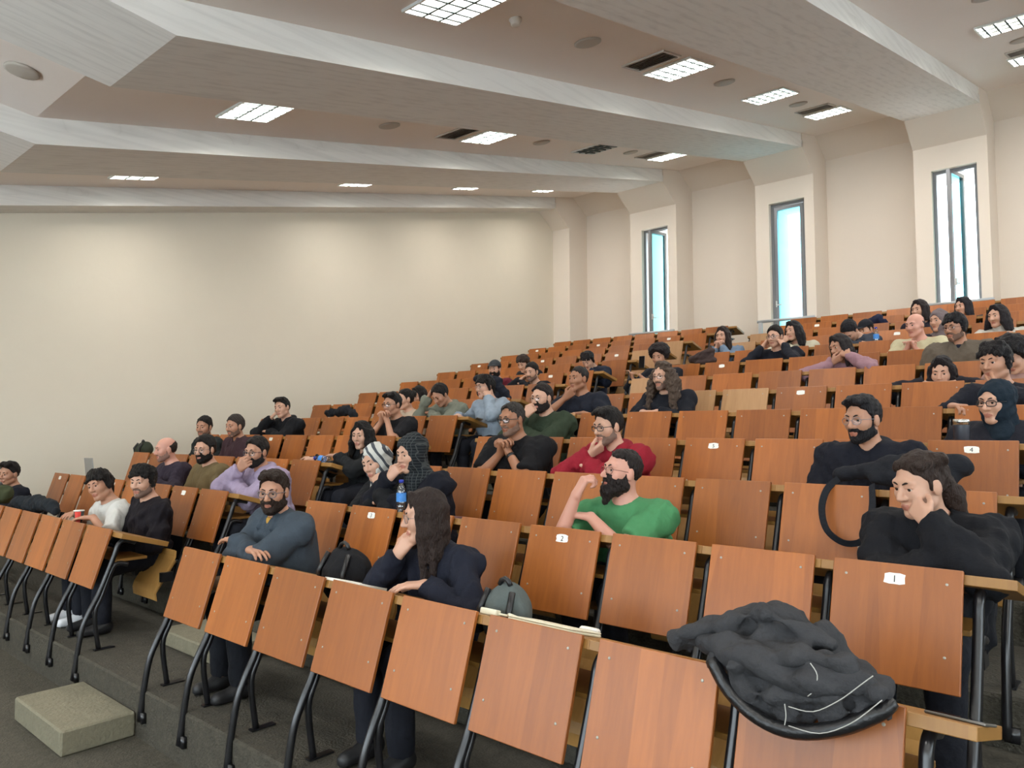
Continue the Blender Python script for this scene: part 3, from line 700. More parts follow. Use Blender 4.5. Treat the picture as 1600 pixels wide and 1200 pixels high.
        if st == 'bald':
            G.ell(h(0, -.014, .024), np.array((.0775, .0975, .086))*hw, R, clip=[(R@np.array([0, .55, .83]), h(0, -.02, .035)), (-nW, h(0, 0, 0)+nW*.012), nape[0]])
        else:
            tt = .0065 if st == 'buzz' else t
            G.ell(h(0, -.014, .032), np.array((.0745+tt*.5, .095+tt*.8, .088+tt*1.2))*hw, R, clip=plane+nape)
            for sd in (-1, 1):       # sideburns and sides
                if st != 'buzz': G.cone(h(sd*.0695, .02-fl*.9, .035), h(sd*.0705, .014-fl*.3, -.012), .009*hw, .005*hw, k=.01)
            if st == 'short':
                gg = np.random.default_rng(p['id'])
                for a in np.linspace(-.052, .052, 7): G.cone(h(a*.9, .03, .098-abs(a)*.35), h(a*1.05+gg.uniform(-.006, .006), .070-abs(a)*.45+gg.uniform(-.006, .008), .094-abs(a)*.55+gg.uniform(-.008, .012)), .020*hw, .009*hw, k=.010)
            if st == 'quiff':
                for a in (-.04, -.015, .012, .038): G.cone(h(a, .03, .105), h(a*1.05, .082, .098+.01*math.cos(a*50)), .028*hw, .016*hw, k=.012)
            if st == 'mop':
                for a in (-.06, -.035, -.01, .015, .04, .062): G.cone(h(a*.8, .02, .11), h(a*1.15, .088-abs(a)*.35, .062-abs(a)*.3), .028*hw, .012*hw, k=.012)
                for sd in (-1, 1): G.cone(h(sd*.07, .0, .06), h(sd*.082, .0, -.035), .026*hw, .014*hw, k=.012)
                G.cone(h(0, -.08, .03), h(0, -.085, -.07), .05*hw, .03*hw, k=.02)
            if st == 'afro':
                G.ell(h(0, -.02, .055), np.array((.125, .13, .115))*hw, R, clip=[(-(R@np.array([0, -.75, .66])), h(0, .06, .045))])
            if st in ('long', 'wavy', 'curlylong'):
                ln = p.get('hl', .26); w2 = 1.0 if st == 'long' else (1.25 if st == 'wavy' else 1.75)
                dn = np.array([0, 0, -1.]); bk = R[:, 1]*1.0
                for a in np.linspace(-1, 1, 9):
                    ang = a*2.0; x, y = math.sin(ang)*.078, -math.cos(ang)*.085+.0
                    P0 = h(x, y-.005, .03); P1 = h(x*1.12*(.6+.4*w2), y*1.05*(.6+.4*w2), -.07); P2 = P1+dn*ln*(.62+.38*math.cos(ang/2))+np.array([0, .015, 0])+(R@np.array([x*.35*w2, 0, 0]))
                    G.cone(P0, P1, .026*hw*w2**.5, .026*hw*w2**.7, k=.02); G.cone(P1, P2, .026*hw*w2**.7, .017*hw*w2, k=.02)
                for a in (-.045, -.02, .02, .045): G.cone(h(a*.4, .06, .112), h(a*1.55, .078-abs(a)*.6, .04), .014*hw, .009*hw, k=.012)
            if st == 'bun': G.ell(h(0, -.12, .06), np.array((.045, .04, .045))*hw, R)
            if st == 'pony':
                G.cone(h(0, -.09, .035), h(.015, -.13, -.08), .045, .042, k=.03); G.cone(h(.015, -.13, -.08), h(.03, -.14, -.26), .042, .025, k=.03)
                for a in (-.05, -.02, .02, .05): G.cone(h(a, .05, .098-abs(a)*.3), h(a*1.3, -.06, .09), .016, .03, k=.02)
        am = p.get('rough', .0025)*(2.2 if st in ('curlylong', 'afro') else 1.3 if st == 'mop' else 1); G.rough(am, 170 if st not in ('curlylong', 'afro') else 120, p['id'], (1, 1, .6)); G.rough(am*.9, 60, p['id']+5)
        # keep the hair off the face
        if st in ('long', 'wavy', 'curlylong', 'mop', 'afro'): G.ell(h(0, .068, -.042), np.array((.058, .075, .088))*hw, R, op='s', k=.008)
        ho = G.build('hair', HM, root, O)
    # --- beard
    bd = p.get('beard')
    if bd:
        G = Field(*[axis_grid(a, b, hg) for a, b in zip(h(0, .03, -.09)-.125, h(0, .03, -.05)+.115)], .012)
        t = {'stub': .0020, 'short': .0045, 'full': .009, 'long': .012}[bd]
        cl = [(R@np.array([0, -.35, .94]), h(0, .045, -.036)), (-R[:, 1], h(0, -.012, 0))]
        G.ell(h(0, .022, -.035), np.array((.060+t, .066+t, .084+t))*hw, R, clip=cl)
        for sd in (-1, 1):
            G.cone(h(sd*jw, .002, -.066), h(sd*.012, .062, -.101), (.021+t)*hw, (.019+t)*hw, k=.02, clip=cl)
            G.cone(h(sd*.0655, .012, -.014), h(sd*.056, .012, -.06), (.006+t*.25)*hw, (.010+t)*hw, k=.01)
        G.ell(h(0, .066, -.100), np.array((.022+t, .018+t, .02+t))*hw, R)
        if bd == 'long': G.cone(h(0, .07, -.11), h(0, .075, -.165), .036*hw, .016*hw, k=.03)
        G.ell(h(0, .09, -.0705), np.array((.0195, .022, .0085))*hw, R, op='s', k=.004)
        G.cone(h(-.026, .084, -.054), h(0, .0915, -.049), .006*hw, (.0055+t*.3)*hw, k=.006); G.cone(h(.026, .084, -.054), h(0, .0915, -.049), .006*hw, (.0055+t*.3)*hw, k=.006)
        G.rough(.0012+t*.12, 160, p['id']+9)
        G.build('beard', mat('stubble_%s' % p.get('skin', 'mid'), tuple(int(a*.5+b*.5) for a, b in zip(SK[p.get('skin', 'mid')], hc)), .7) if bd == 'stub' else HM, root, O)
    elif p.get('tache'):
        G = MB()
        for sd in (-1, 1): G.tube([Vector(h(a*sd, b, c)-O) for a, b, c in ((.0, .0945, -.05), (.014, .0925, -.053), (.029, .082, -.063))], [.0055, .006, .003], 6)
        G.build('moustache', HM, root, True)
    # --- clothes
    cc = p.get('top', (28, 28, 34)); CM = cloth(cc, p.get('fab', 'cotton')); th = p.get('th', .012); slv = p.get('sleeve', 'long')
    cg = (.0125, .016, .022)[q]
    ptc = np.array([hip, *sh, nb+np.array([0, 0, .07])]+([*el, *wr] if slv == 'long' else [*el])); lo = ptc.min(0)-.17; hi = ptc.max(0)+.15
    lo[2] = hip[2]-.14
    C_ = Field(*[axis_grid(lo[a], hi[a], cg, [(nb[a]-.1, nb[a]+.1, cg*.62)] if q < 2 else ()) for a in range(3)], .03)
    C_.cone(hip-bl*.06, ch-bl*.075*nw, .118*s*wide+th, .102*s*wide+th, k=.06); C_.cone(hip+bl*.06, ch+bl*.075*nw, .118*s*wide+th, .102*s*wide+th, k=.06)
    for i in (0, 1):
        C_.cone(nb+np.array([0, .015, -.005]), sh[i], .050*s+th, .054*s+th, k=.05); C_.cone(ch+(-1, 1)[i]*bl*.06, sh[i], .09*s+th, .062*s+th, k=.04)
        if slv == 'short':
            e2 = sh[i]+(el[i]-sh[i])*.74; C_.cone(sh[i], e2, .058*s*wide+th, .052*s*wide+th, k=.02, clip=[(unit(el[i]-sh[i]), e2)])
        else:
            ro = .3 if slv == 'rolled' else .97
            C_.cone(sh[i], el[i], .054*s*wide+th, .046*s+th, k=.02); w2 = el[i]+(wr[i]-el[i])*ro
            C_.cone(el[i], w2, .046*s+th, .03*s+th*.9+(.012 if slv == 'rolled' else 0), k=.015, clip=[(unit(wr[i]-el[i]), w2)])
    kind = p.get('kind', 'tee')
    C_.ell(nb+np.array([0, -.012, -.03]), (.086*s, .078*s, .058*s), k=.03)
    kp = (nb+np.array([0, 0, .02]), .10, .20); C_.rough(.010, 26, p['id']+20, (1, 1, .8), .75, kp); C_.rough(.005, 58, p['id']+21, (1.5, 1, .6), .75, kp)
    if kind == 'turtle': C_.cone(nb+np.array([0, 0, -.02]), h(0, -.02, -.105), .068*s, .062*s, k=.02)
    else:
        C_.cone(nb+np.array([0, -.006, .022]), h(0, -.012, -.06), .060*s, .068*s, k=.008, op='s')
        if kind in ('vee', 'jacket', 'shirt', 'hoodie'):
            C_.cone(nb+np.array([0, -.085, .045]), nb+np.array([0, -.11, -.03]), .03, .012, k=.012, op='s')
    if kind == 'hoodie':
        for a in np.linspace(-2.2, 2.2, 11):
            w0 = nb+np.array([math.sin(a)*.082, math.cos(a)*.078+.005, .028+.026*math.cos(a)]); C_.ell(w0, (.034, .036, .036), k=.018)
    if kind in ('jacket', 'shirt'):
        for sd in (-1, 1):
            for a in np.linspace(.0, 2.6, 7):
                w0 = nb+np.array([sd*math.sin(a)*.074, math.cos(a)*.070+.002, .036-.012*a]); C_.cone(w0+np.array([0, 0, -.045]), w0, .018, .012, k=.010)
            if kind == 'jacket': C_.cone(nb+np.array([sd*.058, -.06, .03]), nb+np.array([sd*.078, -.105, -.045]), .02, .015, k=.012)
    top = C_.build('top_garment', CM, root, O)
    if p.get('inner'):
        g2 = Field(*[axis_grid(a, b, cg) for a, b in zip(nb-.19, nb+.12)], .02)
        g2.cone(ch+np.array([0, -.03, 0]), nb+np.array([0, -.025, -.015]), .085*s, .062*s); g2.cone(nb, h(0, -.02, -.1), .045, .066, op='s', k=.005)
        g2.build('inner_shirt', cloth(p['inner']), root, O)
    if p.get('cuff'):
        for i in (0, 1):
            cf = MB(); a = el[i]+(wr[i]-el[i])*.9; cf.tube([Vector(a-O), Vector(wr[i]-O)], .036*s, 10); cf.build('cuff', cloth(p['cuff']), root, True)
    T_ = Field(*[axis_grid(a, b, lc if q else .022) for a, b in zip(np.minimum(np.array([*ft]).min(0), hip)-np.array([.2, .2, .0]), np.maximum(kn[1], hip)+np.array([.22, .2, .06]))], .03)
    for i in (0, 1): T_.cone(hips[i], kn[i], .098*s, .074*s); T_.cone(kn[i], ft[i]+np.array([0, 0, .04]), .072*s, .062*s)
    T_.cone(hips[0], hips[1], .118*s, .118*s)
    T_.rough(.004, 30, p['id']+30)
    T_.build('trousers', cloth(p['leg'], 'trouser') if p.get('leg') else DARKT, root, O)
    shm = mat('shoe_%d_%d_%d' % p.get('shoe', (26, 26, 28)), p.get('shoe', (26, 26, 28)), .5)
    for i in (0, 1):
        k = Field(*[axis_grid(a, b, .016) for a, b in zip(ft[i]-np.array([.08, .25, .09]), ft[i]+np.array([.08, .12, .06]))], .03)
        k.cone(ft[i]+np.array([0, .035, -.028]), ft[i]+np.array([0, -.14, -.043]), .046, .038); k.cone(ft[i]+np.array([0, .02, .0]), ft[i]+np.array([0, -.03, -.03]), .045, .042)
        k.cut((0, 0, -1), (0, 0, fz+.002)); k.build('shoe', shm, root, O)
    # --- hijab
    if st == 'hijab':
        hg2 = max(hg, .0068); lo2 = np.minimum(Hc-.16, nb-np.array([.22, .18, .20])); hi2 = np.maximum(Hc+np.array([.16, .17, .16]), nb+np.array([.22, .16, 0]))
        G = Field(*[axis_grid(lo2[a], hi2[a], hg2) for a in range(3)], .025)
        G.ell(h(0, -.018, .028), np.array((.091, .112, .104))*hw, R); G.ell(h(0, .012, -.05), np.array((.080, .082, .085))*hw, R)
        G.cone(h(0, -.025, -.07), nb+np.array([0, -.005, -.01]), .082, .095)
        for sd in (-1, 1): G.cone(nb+np.array([0, -.015, -.01]), sh[0 if sd < 0 else 1]*.55+nb*.45+np.array([0, -.01, .01]), .085, .062)
        G.cone(nb+np.array([0, -.06, -.01]), nb+np.array([.02, -.075, -.12]), .075, .05)
        G.rough(.0045, 42, p['id'], (1, 1, 1.4)); G.rough(.0025, 95, p['id']+3)
        G.ell(h(0, .098, -.018), np.array((.057, .070, .088))*hw, R, op='s', k=.006)
        G.build('headscarf', cloth(p.get('scarf', (24, 30, 36)), 'scarf') if 'scarfmat' not in p else p['scarfmat'], root, O)
    # --- glasses
    g = p.get('glasses')
    if g:
        gm = mat('glasses_%d_%d_%d' % g, g, .3); gr = p.get('gr', .0022); rim = MB(); rw, rh = (.0235, .0195) if p.get('round') else (.0255, .0165)
        for sd in (-1, 1):
            ring = []
            for i in range(17):
                a = 2*math.pi*i/16; pw = 1 if p.get('round') else .62
                cx, cz = math.copysign(abs(math.cos(a))**pw, math.cos(a))*rw, math.copysign(abs(math.sin(a))**pw, math.sin(a))*rh
                ring.append(Vector(h(sd*.033+cx, .101-abs(sd*.033+cx)**2*3.2, -.002+cz)-O))
            rim.tube(ring, gr, 5, False)
            rim.tube([Vector(h(sd*.058, .092, .004)-O), Vector(h(sd*.079, .05, .004)-O), Vector(h(sd*.083, -.005, .0)-O)], gr*.9, 5)
            ls = MB(); n0 = len(ring)-1; ls.add(ring[:-1], [tuple(range(n0))])
            p.setdefault('_l', []).append(ls)
        rim.tube([Vector(h(-.0095, .102, .001)-O), Vector(h(0, .104, .003)-O), Vector(h(.0095, .102, .001)-O)], gr, 5)
        go = rim.build('glasses', gm, root, True)
        for ls in p['_l']: ls.build('lens', LENS, go)
    if p.get('watch') is not None:
        i = p['watch']; wb = MB(); dv = unit(wr[i]-el[i]); a = wr[i]-dv*.03
        wb.tube([Vector(a-dv*.011-O), Vector(a+dv*.011-O)], .036*s, 12); wo = wb.build('wristwatch', BLACKM, root, True)
    if p.get('cap'):
        G = Field(*[axis_grid(a, b, hg) for a, b in zip(Hc-np.array([.17, .2, .02]), Hc+np.array([.17, .17, .17]))], .01)
        G.ell(h(0, -.012, .04), np.array((.088, .108, .096))*hw, R, clip=[(-R[:, 2], h(0, 0, .045))])
        G.ell(h(0, .10, .052), np.array((.07, .075, .008))*hw, R, k=.01)
        G.build('cap', cloth(p['cap'], 'cap'), root, O)
    tag(root, p['label'], 'person')
    return root
# ------------------------------------------------------------------ who sits where: name, head pixel in the 1600x1200 frame turned into a place above that row's seat
def head_at(x, y, r, yo):
    d = FW+R2*((x-800)/1170.35)+U2*((600-y)/1170.35); t = (r*D+yo-CAM.y)/d.y; return CAM+d*t
BK = (26, 20, 18); BR = (58, 40, 30); BLK = (22, 22, 26); NAVY = (26, 30, 46)
PEOPLE = []
def banded(name, a, b, sc, both=False, w=.82):
    m = mat(name, a, .85, spec=.2); N = m.node_tree.nodes; L = m.node_tree.links; tc = N.new('ShaderNodeTexCoord'); last = None
    for ax in (('X', 'Z') if both else ('DIAGONAL',)):
        wv = N.new('ShaderNodeTexWave'); wv.bands_direction = ax; wv.inputs['Scale'].default_value = sc; wv.inputs['Distortion'].default_value = 2.2 if not both else .5; wv.inputs['Detail'].default_value = 1
        L.new(tc.outputs['Object'], wv.inputs['Vector']); g = N.new('ShaderNodeMath'); g.operation = 'GREATER_THAN'; g.inputs[1].default_value = w; L.new(wv.outputs['Fac'], g.inputs[0])
        if last is None: last = g.outputs[0]
        else:
            mx = N.new('ShaderNodeMath'); mx.operation = 'MAXIMUM'; L.new(last, mx.inputs[0]); L.new(g.outputs[0], mx.inputs[1]); last = mx.outputs[0]
    c = N.new('ShaderNodeMix'); c.data_type = 'RGBA'; c.inputs[6].default_value = (*lin(a), 1); c.inputs[7].default_value = (*lin(b), 1); L.new(last, c.inputs[0]); L.new(c.outputs[2], N['Principled BSDF'].inputs['Base Color'])
    return m
STRIPE = banded('grey_striped_scarf', (186, 186, 180), (70, 74, 80), 7, False, .7); CHECK = banded('black_checked_scarf', (26, 29, 33), (62, 66, 66), 16, True, .93)
def P(x, y, r, label, v=40, yo=.38, **k):
    h = head_at(x, y, r, yo); ca = math.degrees(math.atan2(CAM.x-h.x, h.y-CAM.y))
    k['yaw'] = ca-v; k['H'] = tuple(h); k['row'] = r; k['label'] = label; k['id'] = len(PEOPLE)*7+3
    k.setdefault('q', 0 if r <= 2 else 1 if r <= 5 else 2); PEOPLE.append(k)
# front row
P(14, 740, 0, 'person in dark navy top leaning on the front desk behind a jacket pile', 45, top=(24, 27, 38), skin='mid', hair='quiff', hair_c=BK, ra='desk', la='desk', roll=-4)
P(157, 758, 0, 'person in white t-shirt leaning sideways over the front desk', 42, .30, roll=14, hx=-6.75, top=(216, 214, 208), sleeve='short', hair='mop', hair_c=BK, ra=('desk', dict(dx=-.12)), la='desk', skin='mid', shoe=(200, 202, 206))
P(224, 752, 0, 'person with dark chin-length hair in black long-sleeved shirt near the aisle', 38, .42, top=(24, 20, 26), hair='mop', hair_c=BK, kind='shirt', beard='stub', skin='fair', rough=.003)
P(428, 768, 0, 'bearded person in faded blue denim jacket with folded arms on the desk', 24, .36, top=(66, 76, 86), fab='denim', kind='jacket', hair='quiff', hair_c=BR, beard='full', glasses=(90, 90, 95), round=True, ra='cross', la='cross', inner=(196, 150, 70), th=.024, wide=1.08, leg=(26, 28, 34))
P(664, 806, 0, 'person with long straight brown hair in navy top, hand raised to chin', 80, .34, top=(28, 31, 44), hair='long', hair_c=(60, 44, 38), fem=True, ra=('chin', dict(at=(-.01, .10, -.118), ex=.02, ey=.22, curl=.45)), la='desk', glasses=(120, 110, 105), round=True, gr=.0014, skin='fair', hl=.26, kind='vee')
# second row
P(259, 702, 1, 'bald person with short beard in dark purple top', 72, .40, top=(52, 44, 56), hair='bald', hair_c=(52, 40, 34), beard='stub', skin='rosy', ra='desk', la='desk')
P(320, 702, 1, 'person with thick black beard and glasses in olive shirt', 38, .42, top=(112, 96, 66), kind='shirt', hair='short', ht=.022, hair_c=BK, beard='full', glasses=(80, 80, 84), gr=.0016, skin='fair', wide=1.05)
P(401, 706, 1, 'person in lavender hoodie with a hand held over the mouth', 42, .32, top=(172, 156, 182), kind='hoodie', hair='short', hair_c=(36, 28, 24), beard='short', glasses=(60, 60, 66), ra='mouth', la='cross', wide=1.12, th=.022, skin='mid')
P(588, 722, 1, 'person in grey patterned headscarf resting cheek on a fist', 45, .28, hair='hijab', scarfmat=STRIPE, top=(26, 27, 30), fem=True, la=('cheek', dict(at=(.05, .085, -.09), curl=.95)), ra='cross', roll=10, pitch=12, hx=-4.47, s=.97, skin='fair', cuff=(220, 220, 218), kind='tee')
P(643, 708, 1, 'person in black checked headscarf with a fist before the mouth', 52, .34, hair='hijab', scarfmat=CHECK, top=(22, 24, 34), fem=True, ra=('mouth', dict(curl=.95)), la='cross', pitch=10, skin='fair', hx=-3.9, s=.99, th=.02)
P(972, 738, 1, 'bearded person with receding hair in bright green t-shirt', 60, .36, pitch=-10, top=(78, 142, 94), sleeve='short', hair='short', ht=.006, line=.022, hair_c=(46, 36, 34), beard='long', glasses=(110, 70, 60), gr=.0017, ra=('fist', dict(at=(-.03, .20, -.08), ex=.02, ey=.10, curl=.95)), la=('cross', dict()), skin='rosy', wide=1.12, nose=1.2)
P(1437, 757, 1, 'person with tied brown hair in black top covering the cheek with a hand', 46, .33, pitch=12, top=(22, 23, 28), hair='pony', ht=.012, hair_c=(66, 48, 40), fem=True, la=('cheek', dict(at=(.05, .085, -.065), curl=.55, ex=-.04, ey=.12)), ra='cross', skin='fair', th=.026, wide=1.05)
# third row
P(319, 667, 2, 'person with moustache and short black hair in dark green jacket', 32, .42, top=(40, 44, 44), kind='jacket', hair='short', hair_c=BK, beard='stub', tache=True, skin='mid', th=.022)
P(367, 666, 2, 'older person with grey-streaked hair in maroon quilted jacket', 50, .42, top=(66, 46, 52), kind='jacket', hair='short', ht=.018, hair_c=(72, 62, 58), beard='stub', skin='mid', th=.024)
P(566, 680, 2, 'person with long black wavy hair in black leather jacket holding a bottle', 35, .40, top=(30, 32, 34), kind='jacket', hair='wavy', hair_c=BK, fem=True, hl=.2, skin='fair', ra=('desk', dict(dx=-.16, dy=.10, hdir=(-.9, -.2, .2), curl=.7)), la='cross')
P(800, 655, 2, 'heavy-set person in black t-shirt and black glasses, hands clasped under chin', 45, .33, top=(22, 22, 25), sleeve='short', hair='short', ht=.008, line=.014, hair_c=(70, 64, 60), beard='stub', glasses=(18, 18, 20), gr=.0032, ra='clasp', la='clasp', watch=1, skin='tan', wide=1.24, s=1.08)
P(950, 666, 2, 'person in red hoodie and dark glasses resting chin on a hand', 50, .33, top=(150, 30, 46), kind='hoodie', hair='quiff', hair_c=BK, beard='stub', glasses=(40, 40, 44), gr=.0026, ra=('chin', dict(curl=.85)), la='cross', skin='fair', th=.022, pitch=8)
P(1348, 655, 2, 'bearded person with round wire glasses in black hooded top', 36, .42, top=(24, 26, 36), kind='hoodie', hair='quiff', hair_c=(36, 34, 38), beard='short', glasses=(120, 122, 130), round=True, gr=.0015, skin='mid', th=.022, wide=1.08)
# fourth row
P(441, 637, 3, 'person in black hooded top leaning the head on a hand by the wall', 38, .32, top=(24, 25, 29), kind='hoodie', hair='quiff', hair_c=BK, ra=('cheek', dict(ex=.12)), la=('cross', {}), skin='fair', roll=8, th=.02)
P(613, 632, 3, 'person in black t-shirt and dark glasses with both hands at the mouth', 45, .34, top=(30, 30, 34), sleeve='short', hair='quiff', hair_c=BK, glasses=(40, 40, 44), gr=.0022, ra=('clasp', dict(at=(-.01, .12, -.11))), la=('clasp', dict(at=(-.01, .12, -.11))), skin='mid')
P(847, 622, 3, 'person in dark green jacket with a fist pressed to the mouth', 42, .34, top=(50, 62, 46), kind='tee', hair='short', ht=.012, line=.01, hair_c=(40, 30, 28), beard='full', glasses=(150, 120, 100), gr=.0017, ra=('mouth', dict(curl=.95)), la='cross', skin='fair', wide=1.08, th=.02)
P(1557, 628, 3, 'person in dark teal headscarf and black glasses', 34, .40, hair='hijab', scarf=(24, 38, 50), top=(32, 33, 42), fem=True, glasses=(20, 20, 24), gr=.0028, skin='fair', wide=1.12, th=.026, kind='tee', q=0)
# fifth and sixth row
P(633, 624, 4, 'person with dark tied-back hair half hidden behind the one in black t-shirt', 62, .42, hair='bun', hair_c=BK, fem=True, top=(196, 178, 158), skin='fair')
P(655, 618, 5, 'person with black tied hair, glasses and black face-high collar', 55, .36, hair='long', hl=.12, hair_c=BK, fem=True, top=(24, 24, 28), glasses=(60, 50, 50), skin='fair', kind='turtle', pitch=18)
P(688, 617, 4, 'person in grey-green sweater with head bowed into one hand', 48, .26, pitch=34, top=(128, 132, 118), hair='short', ht=.016, hair_c=BK, ra=('brow', dict(at=(-.075, .05, .07))), la='cross', skin='mid', kind='hoodie')
P(758, 604, 4, 'person in light blue shirt resting the cheek on a fist', 58, .32, pitch=6, top=(150, 164, 178), kind='shirt', hair='mop', hair_c=BK, glasses=(120, 120, 126), gr=.0015, la=('cheek', dict(curl=.9, at=(.09, .035, -.07))), ra=('desk', dict(dx=-.14)), skin='fair', wide=1.05, watch=1, rough=.002)
P(904, 592, 4, 'person in dark navy t-shirt with cropped hair and chin on a fist', 46, .34, top=(32, 36, 48), sleeve='short', hair='buzz', hair_c=(40, 34, 32), ra=('chin', dict(curl=.95)), la='desk', skin='tan', wide=1.12, kind='vee', pitch=0)
P(1036, 588, 4, 'person with very long frizzy brown curls and glasses in black sweater', 36, .38, top=(26, 28, 36), hair='curlylong', hair_c=(112, 92, 78), hl=.3, glasses=(70, 60, 58), gr=.002, beard='stub', ra=('desk', dict(dx=.12, dy=.12)), la=('desk', dict(dx=-.12, dy=.14)), skin='fair', wide=1.05, rough=.004, line=.02)
P(1556, 566, 4, 'person with thick dark swept hair and a pearl-like stud, pen in hand', 32, .36, top=(34, 36, 46), hair='mop', hair_c=(30, 26, 30), la=('chin', {}), ra=('desk', dict(dx=-.06, dy=.08, curl=.6)), skin='mid', hs=1.1, q=0)
# sixth row
P(1472, 582, 5, 'person with straight dark shoulder-length hair bent over the desk', 12, .24, pitch=12, top=(34, 32, 40), hair='long', hl=.14, hair_c=(38, 30, 34), fem=True, ra='desk', la=('desk', dict(dx=-.06)), skin='fair')
P(1583, 556, 5, 'person with a mass of dark curly hair seen mostly from above', 25, .30, pitch=35, top=(190, 150, 140), hair='afro', hair_c=(30, 26, 30), skin='fair')
# seventh row
P(773, 577, 6, 'person in maroon top wearing a dark grey cap', 24, .38, top=(110, 36, 50), hair='short', hair_c=BK, cap=(62, 66, 70), beard='full', skin='fair', kind='tee')
P(831, 581, 6, 'person in black top beside the cap wearer, cheek on a hand', 34, .28, pitch=10, top=(28, 29, 36), hair='short', hair_c=(38, 32, 30), beard='stub', ra='cheek', la='cross', skin='fair')
P(1030, 557, 6, 'person with bushy dark hair holding a phone up', 22, .40, pitch=14, top=(30, 32, 40), hair='afro', hair_c=(44, 34, 36), skin='mid', ra=('desk', dict(dx=-.02, dy=.14, hdir=(-.2, -.3, .9), curl=.5)), la=('desk', dict(dx=-.24, dy=.16, hdir=(-.6, -.2, .7), curl=.6)))
P(1313, 542, 6, 'person with long dark hair in striped pink sweater, hands against the cheek', 48, .26, pitch=14, roll=10, top=(166, 128, 138), hair='long', hl=.16, hair_c=(46, 38, 40), fem=True, la=('cheek', dict(at=(.075, .06, -.06), curl=.8)), ra=('chin', dict(at=(.04, .10, -.11))), skin='mid')
P(1493, 512, 6, 'person with glasses and goatee in khaki jacket with dark collar', 36, .40, top=(104, 94, 82), kind='jacket', hair='mop', ht=.02, hair_c=(28, 26, 32), beard='stub', glasses=(100, 70, 64), gr=.0022, inner=(28, 34, 50), skin='mid', wide=1.12, th=.028, rough=.002, q=1)
# eighth row
P(818, 568, 7, 'person with chin-length light brown hair looking down', 38, .34, pitch=24, top=(30, 31, 36), hair='mop', ht=.02, hair_c=(74, 56, 46), skin='fair')
P(919, 563, 7, 'person in dark navy jacket bent over with dark fringe at the aisle', 32, .34, pitch=36, top=(36, 42, 58), hair='mop', hair_c=(40, 36, 38), ra='desk', la='desk', skin='fair', kind='jacket', th=.02)
P(1211, 526, 7, 'person in black sweater holding both cheeks with the hands', 30, .30, top=(28, 30, 40), hair='short', ht=.018, hair_c=BK, glasses=(60, 60, 70), ra='cheek', la='cheek', skin='fair', wide=1.08)
P(1430, 508, 7, 'balding person in cream printed shirt with hands folded under the chin', 38, .32, pitch=8, top=(206, 198, 164), hair='bald', hair_c=(56, 50, 56), sleeve='short', ra='clasp', la='clasp', skin='rosy', wide=1.1)
# ninth row
P(1129, 525, 8, 'person in pale denim shirt with long hair, hands over the mouth', 26, .30, top=(116, 136, 160), hair='long', hl=.22, hair_c=(58, 44, 42), fem=True, ra=('clasp', dict(at=(0, .11, -.10))), la=('clasp', dict(at=(0, .11, -.10))), skin='fair', watch=1, kind='shirt')
P(1240, 517, 8, 'person with black curly hair in cream sweater, hand over the mouth', 42, .28, roll=8, top=(206, 200, 178), hair='wavy', hl=.16, hair_c=(30, 28, 34), fem=True, ra=('mouth', {}), la='cross', skin='fair')
P(1328, 517, 8, 'person lying head down on the desk, only dark hair showing', 30, .20, pitch=58, top=(60, 66, 78), hair='short', ht=.022, hair_c=(28, 28, 36), skin='fair', ra='cross', la='cross')
P(1353, 515, 9, 'person in checked shirt with dark cap behind the water bottle', 40, .36, pitch=20, top=(52, 58, 72), hair='short', hair_c=BK, cap=(30, 32, 40), skin='fair')
P(1467, 501, 8, 'person in pale beige headscarf between two taller heads', 36, .38, hair='hijab', scarf=(120, 108, 110), top=(44, 44, 52), fem=True, skin='fair')
P(1559, 494, 8, 'person in white turtleneck with thick dark wavy hair', 36, .40, top=(206, 202, 192), kind='turtle', hair='wavy', hl=.1, hair_c=(38, 32, 38), fem=True, skin='fair', ra='desk', la='desk', wide=1.05)
# upper rows
P(1437, 484, 9, 'person with dark brown bob high up before the back wall', 36, .40, top=(44, 40, 52), hair='long', hl=.08, hair_c=(44, 34, 38), fem=True, skin='fair')
P(1505, 479, 10, 'person with dark hair silhouetted against the bright window', 40, .40, top=(50, 50, 60), hair='long', hl=.1, hair_c=(44, 42, 50), fem=True, skin='fair')
for p in PEOPLE:
    x = p.get('hx', p['H'][0]); r = p['row']; blk = 'L' if x < (-5.2+SHIFT*r) else 'M'
    k = int(round((x-unit_x(r, blk, 0))/PW)); SEATED.add((r, blk, min(7, max(0, k)))); p['col'] = (blk, k)
# ------------------------------------------------------------------ things left on the desks
SLOPE = math.atan2(.100, .345)
def pt(x, y, Y): 
    d = FW+R2*((x-800)/1170.35)+U2*((600-y)/1170.35); t = (Y-CAM.y)/d.y; return np.array(CAM+d*t)
def desk_z(r, yo): return r*H-.014-(yo-.012)*math.tan(SLOPE)
def on_desk(name, r, x, yo, rz=0):
    o = empty(name, (x, r*D+yo, desk_z(r, yo)+.001)); o.rotation_euler = Matrix.Rotation(-SLOPE, 3, 'X').to_euler(); 
    if rz: o.rotation_euler = (Matrix.Rotation(-SLOPE, 3, 'X') @ Matrix.Rotation(math.radians(rz), 3, 'Z')).to_euler()
    return o
def lumps(name, m, segs, step, parent, O, rough=.008, fr=28, seed=1, cuts=(), k=.03):
    P_ = np.array([q for a, b, ra, rb in segs for q in (a, b)]); mr = max(max(s[2], s[3]) for s in segs)+.05
    G = Field(*[axis_grid(P_[:, a].min()-mr, P_[:, a].max()+mr, step) for a in range(3)], k)
    for a, b, ra, rb in segs: G.cone(a, b, ra, rb)
    G.rough(rough, fr, seed, (1, 1, 1.3)); G.rough(rough*.45, fr*2.4, seed+1)
    for n, o in cuts: G.cut(n, o)
    return G.build(name, m, parent, O)
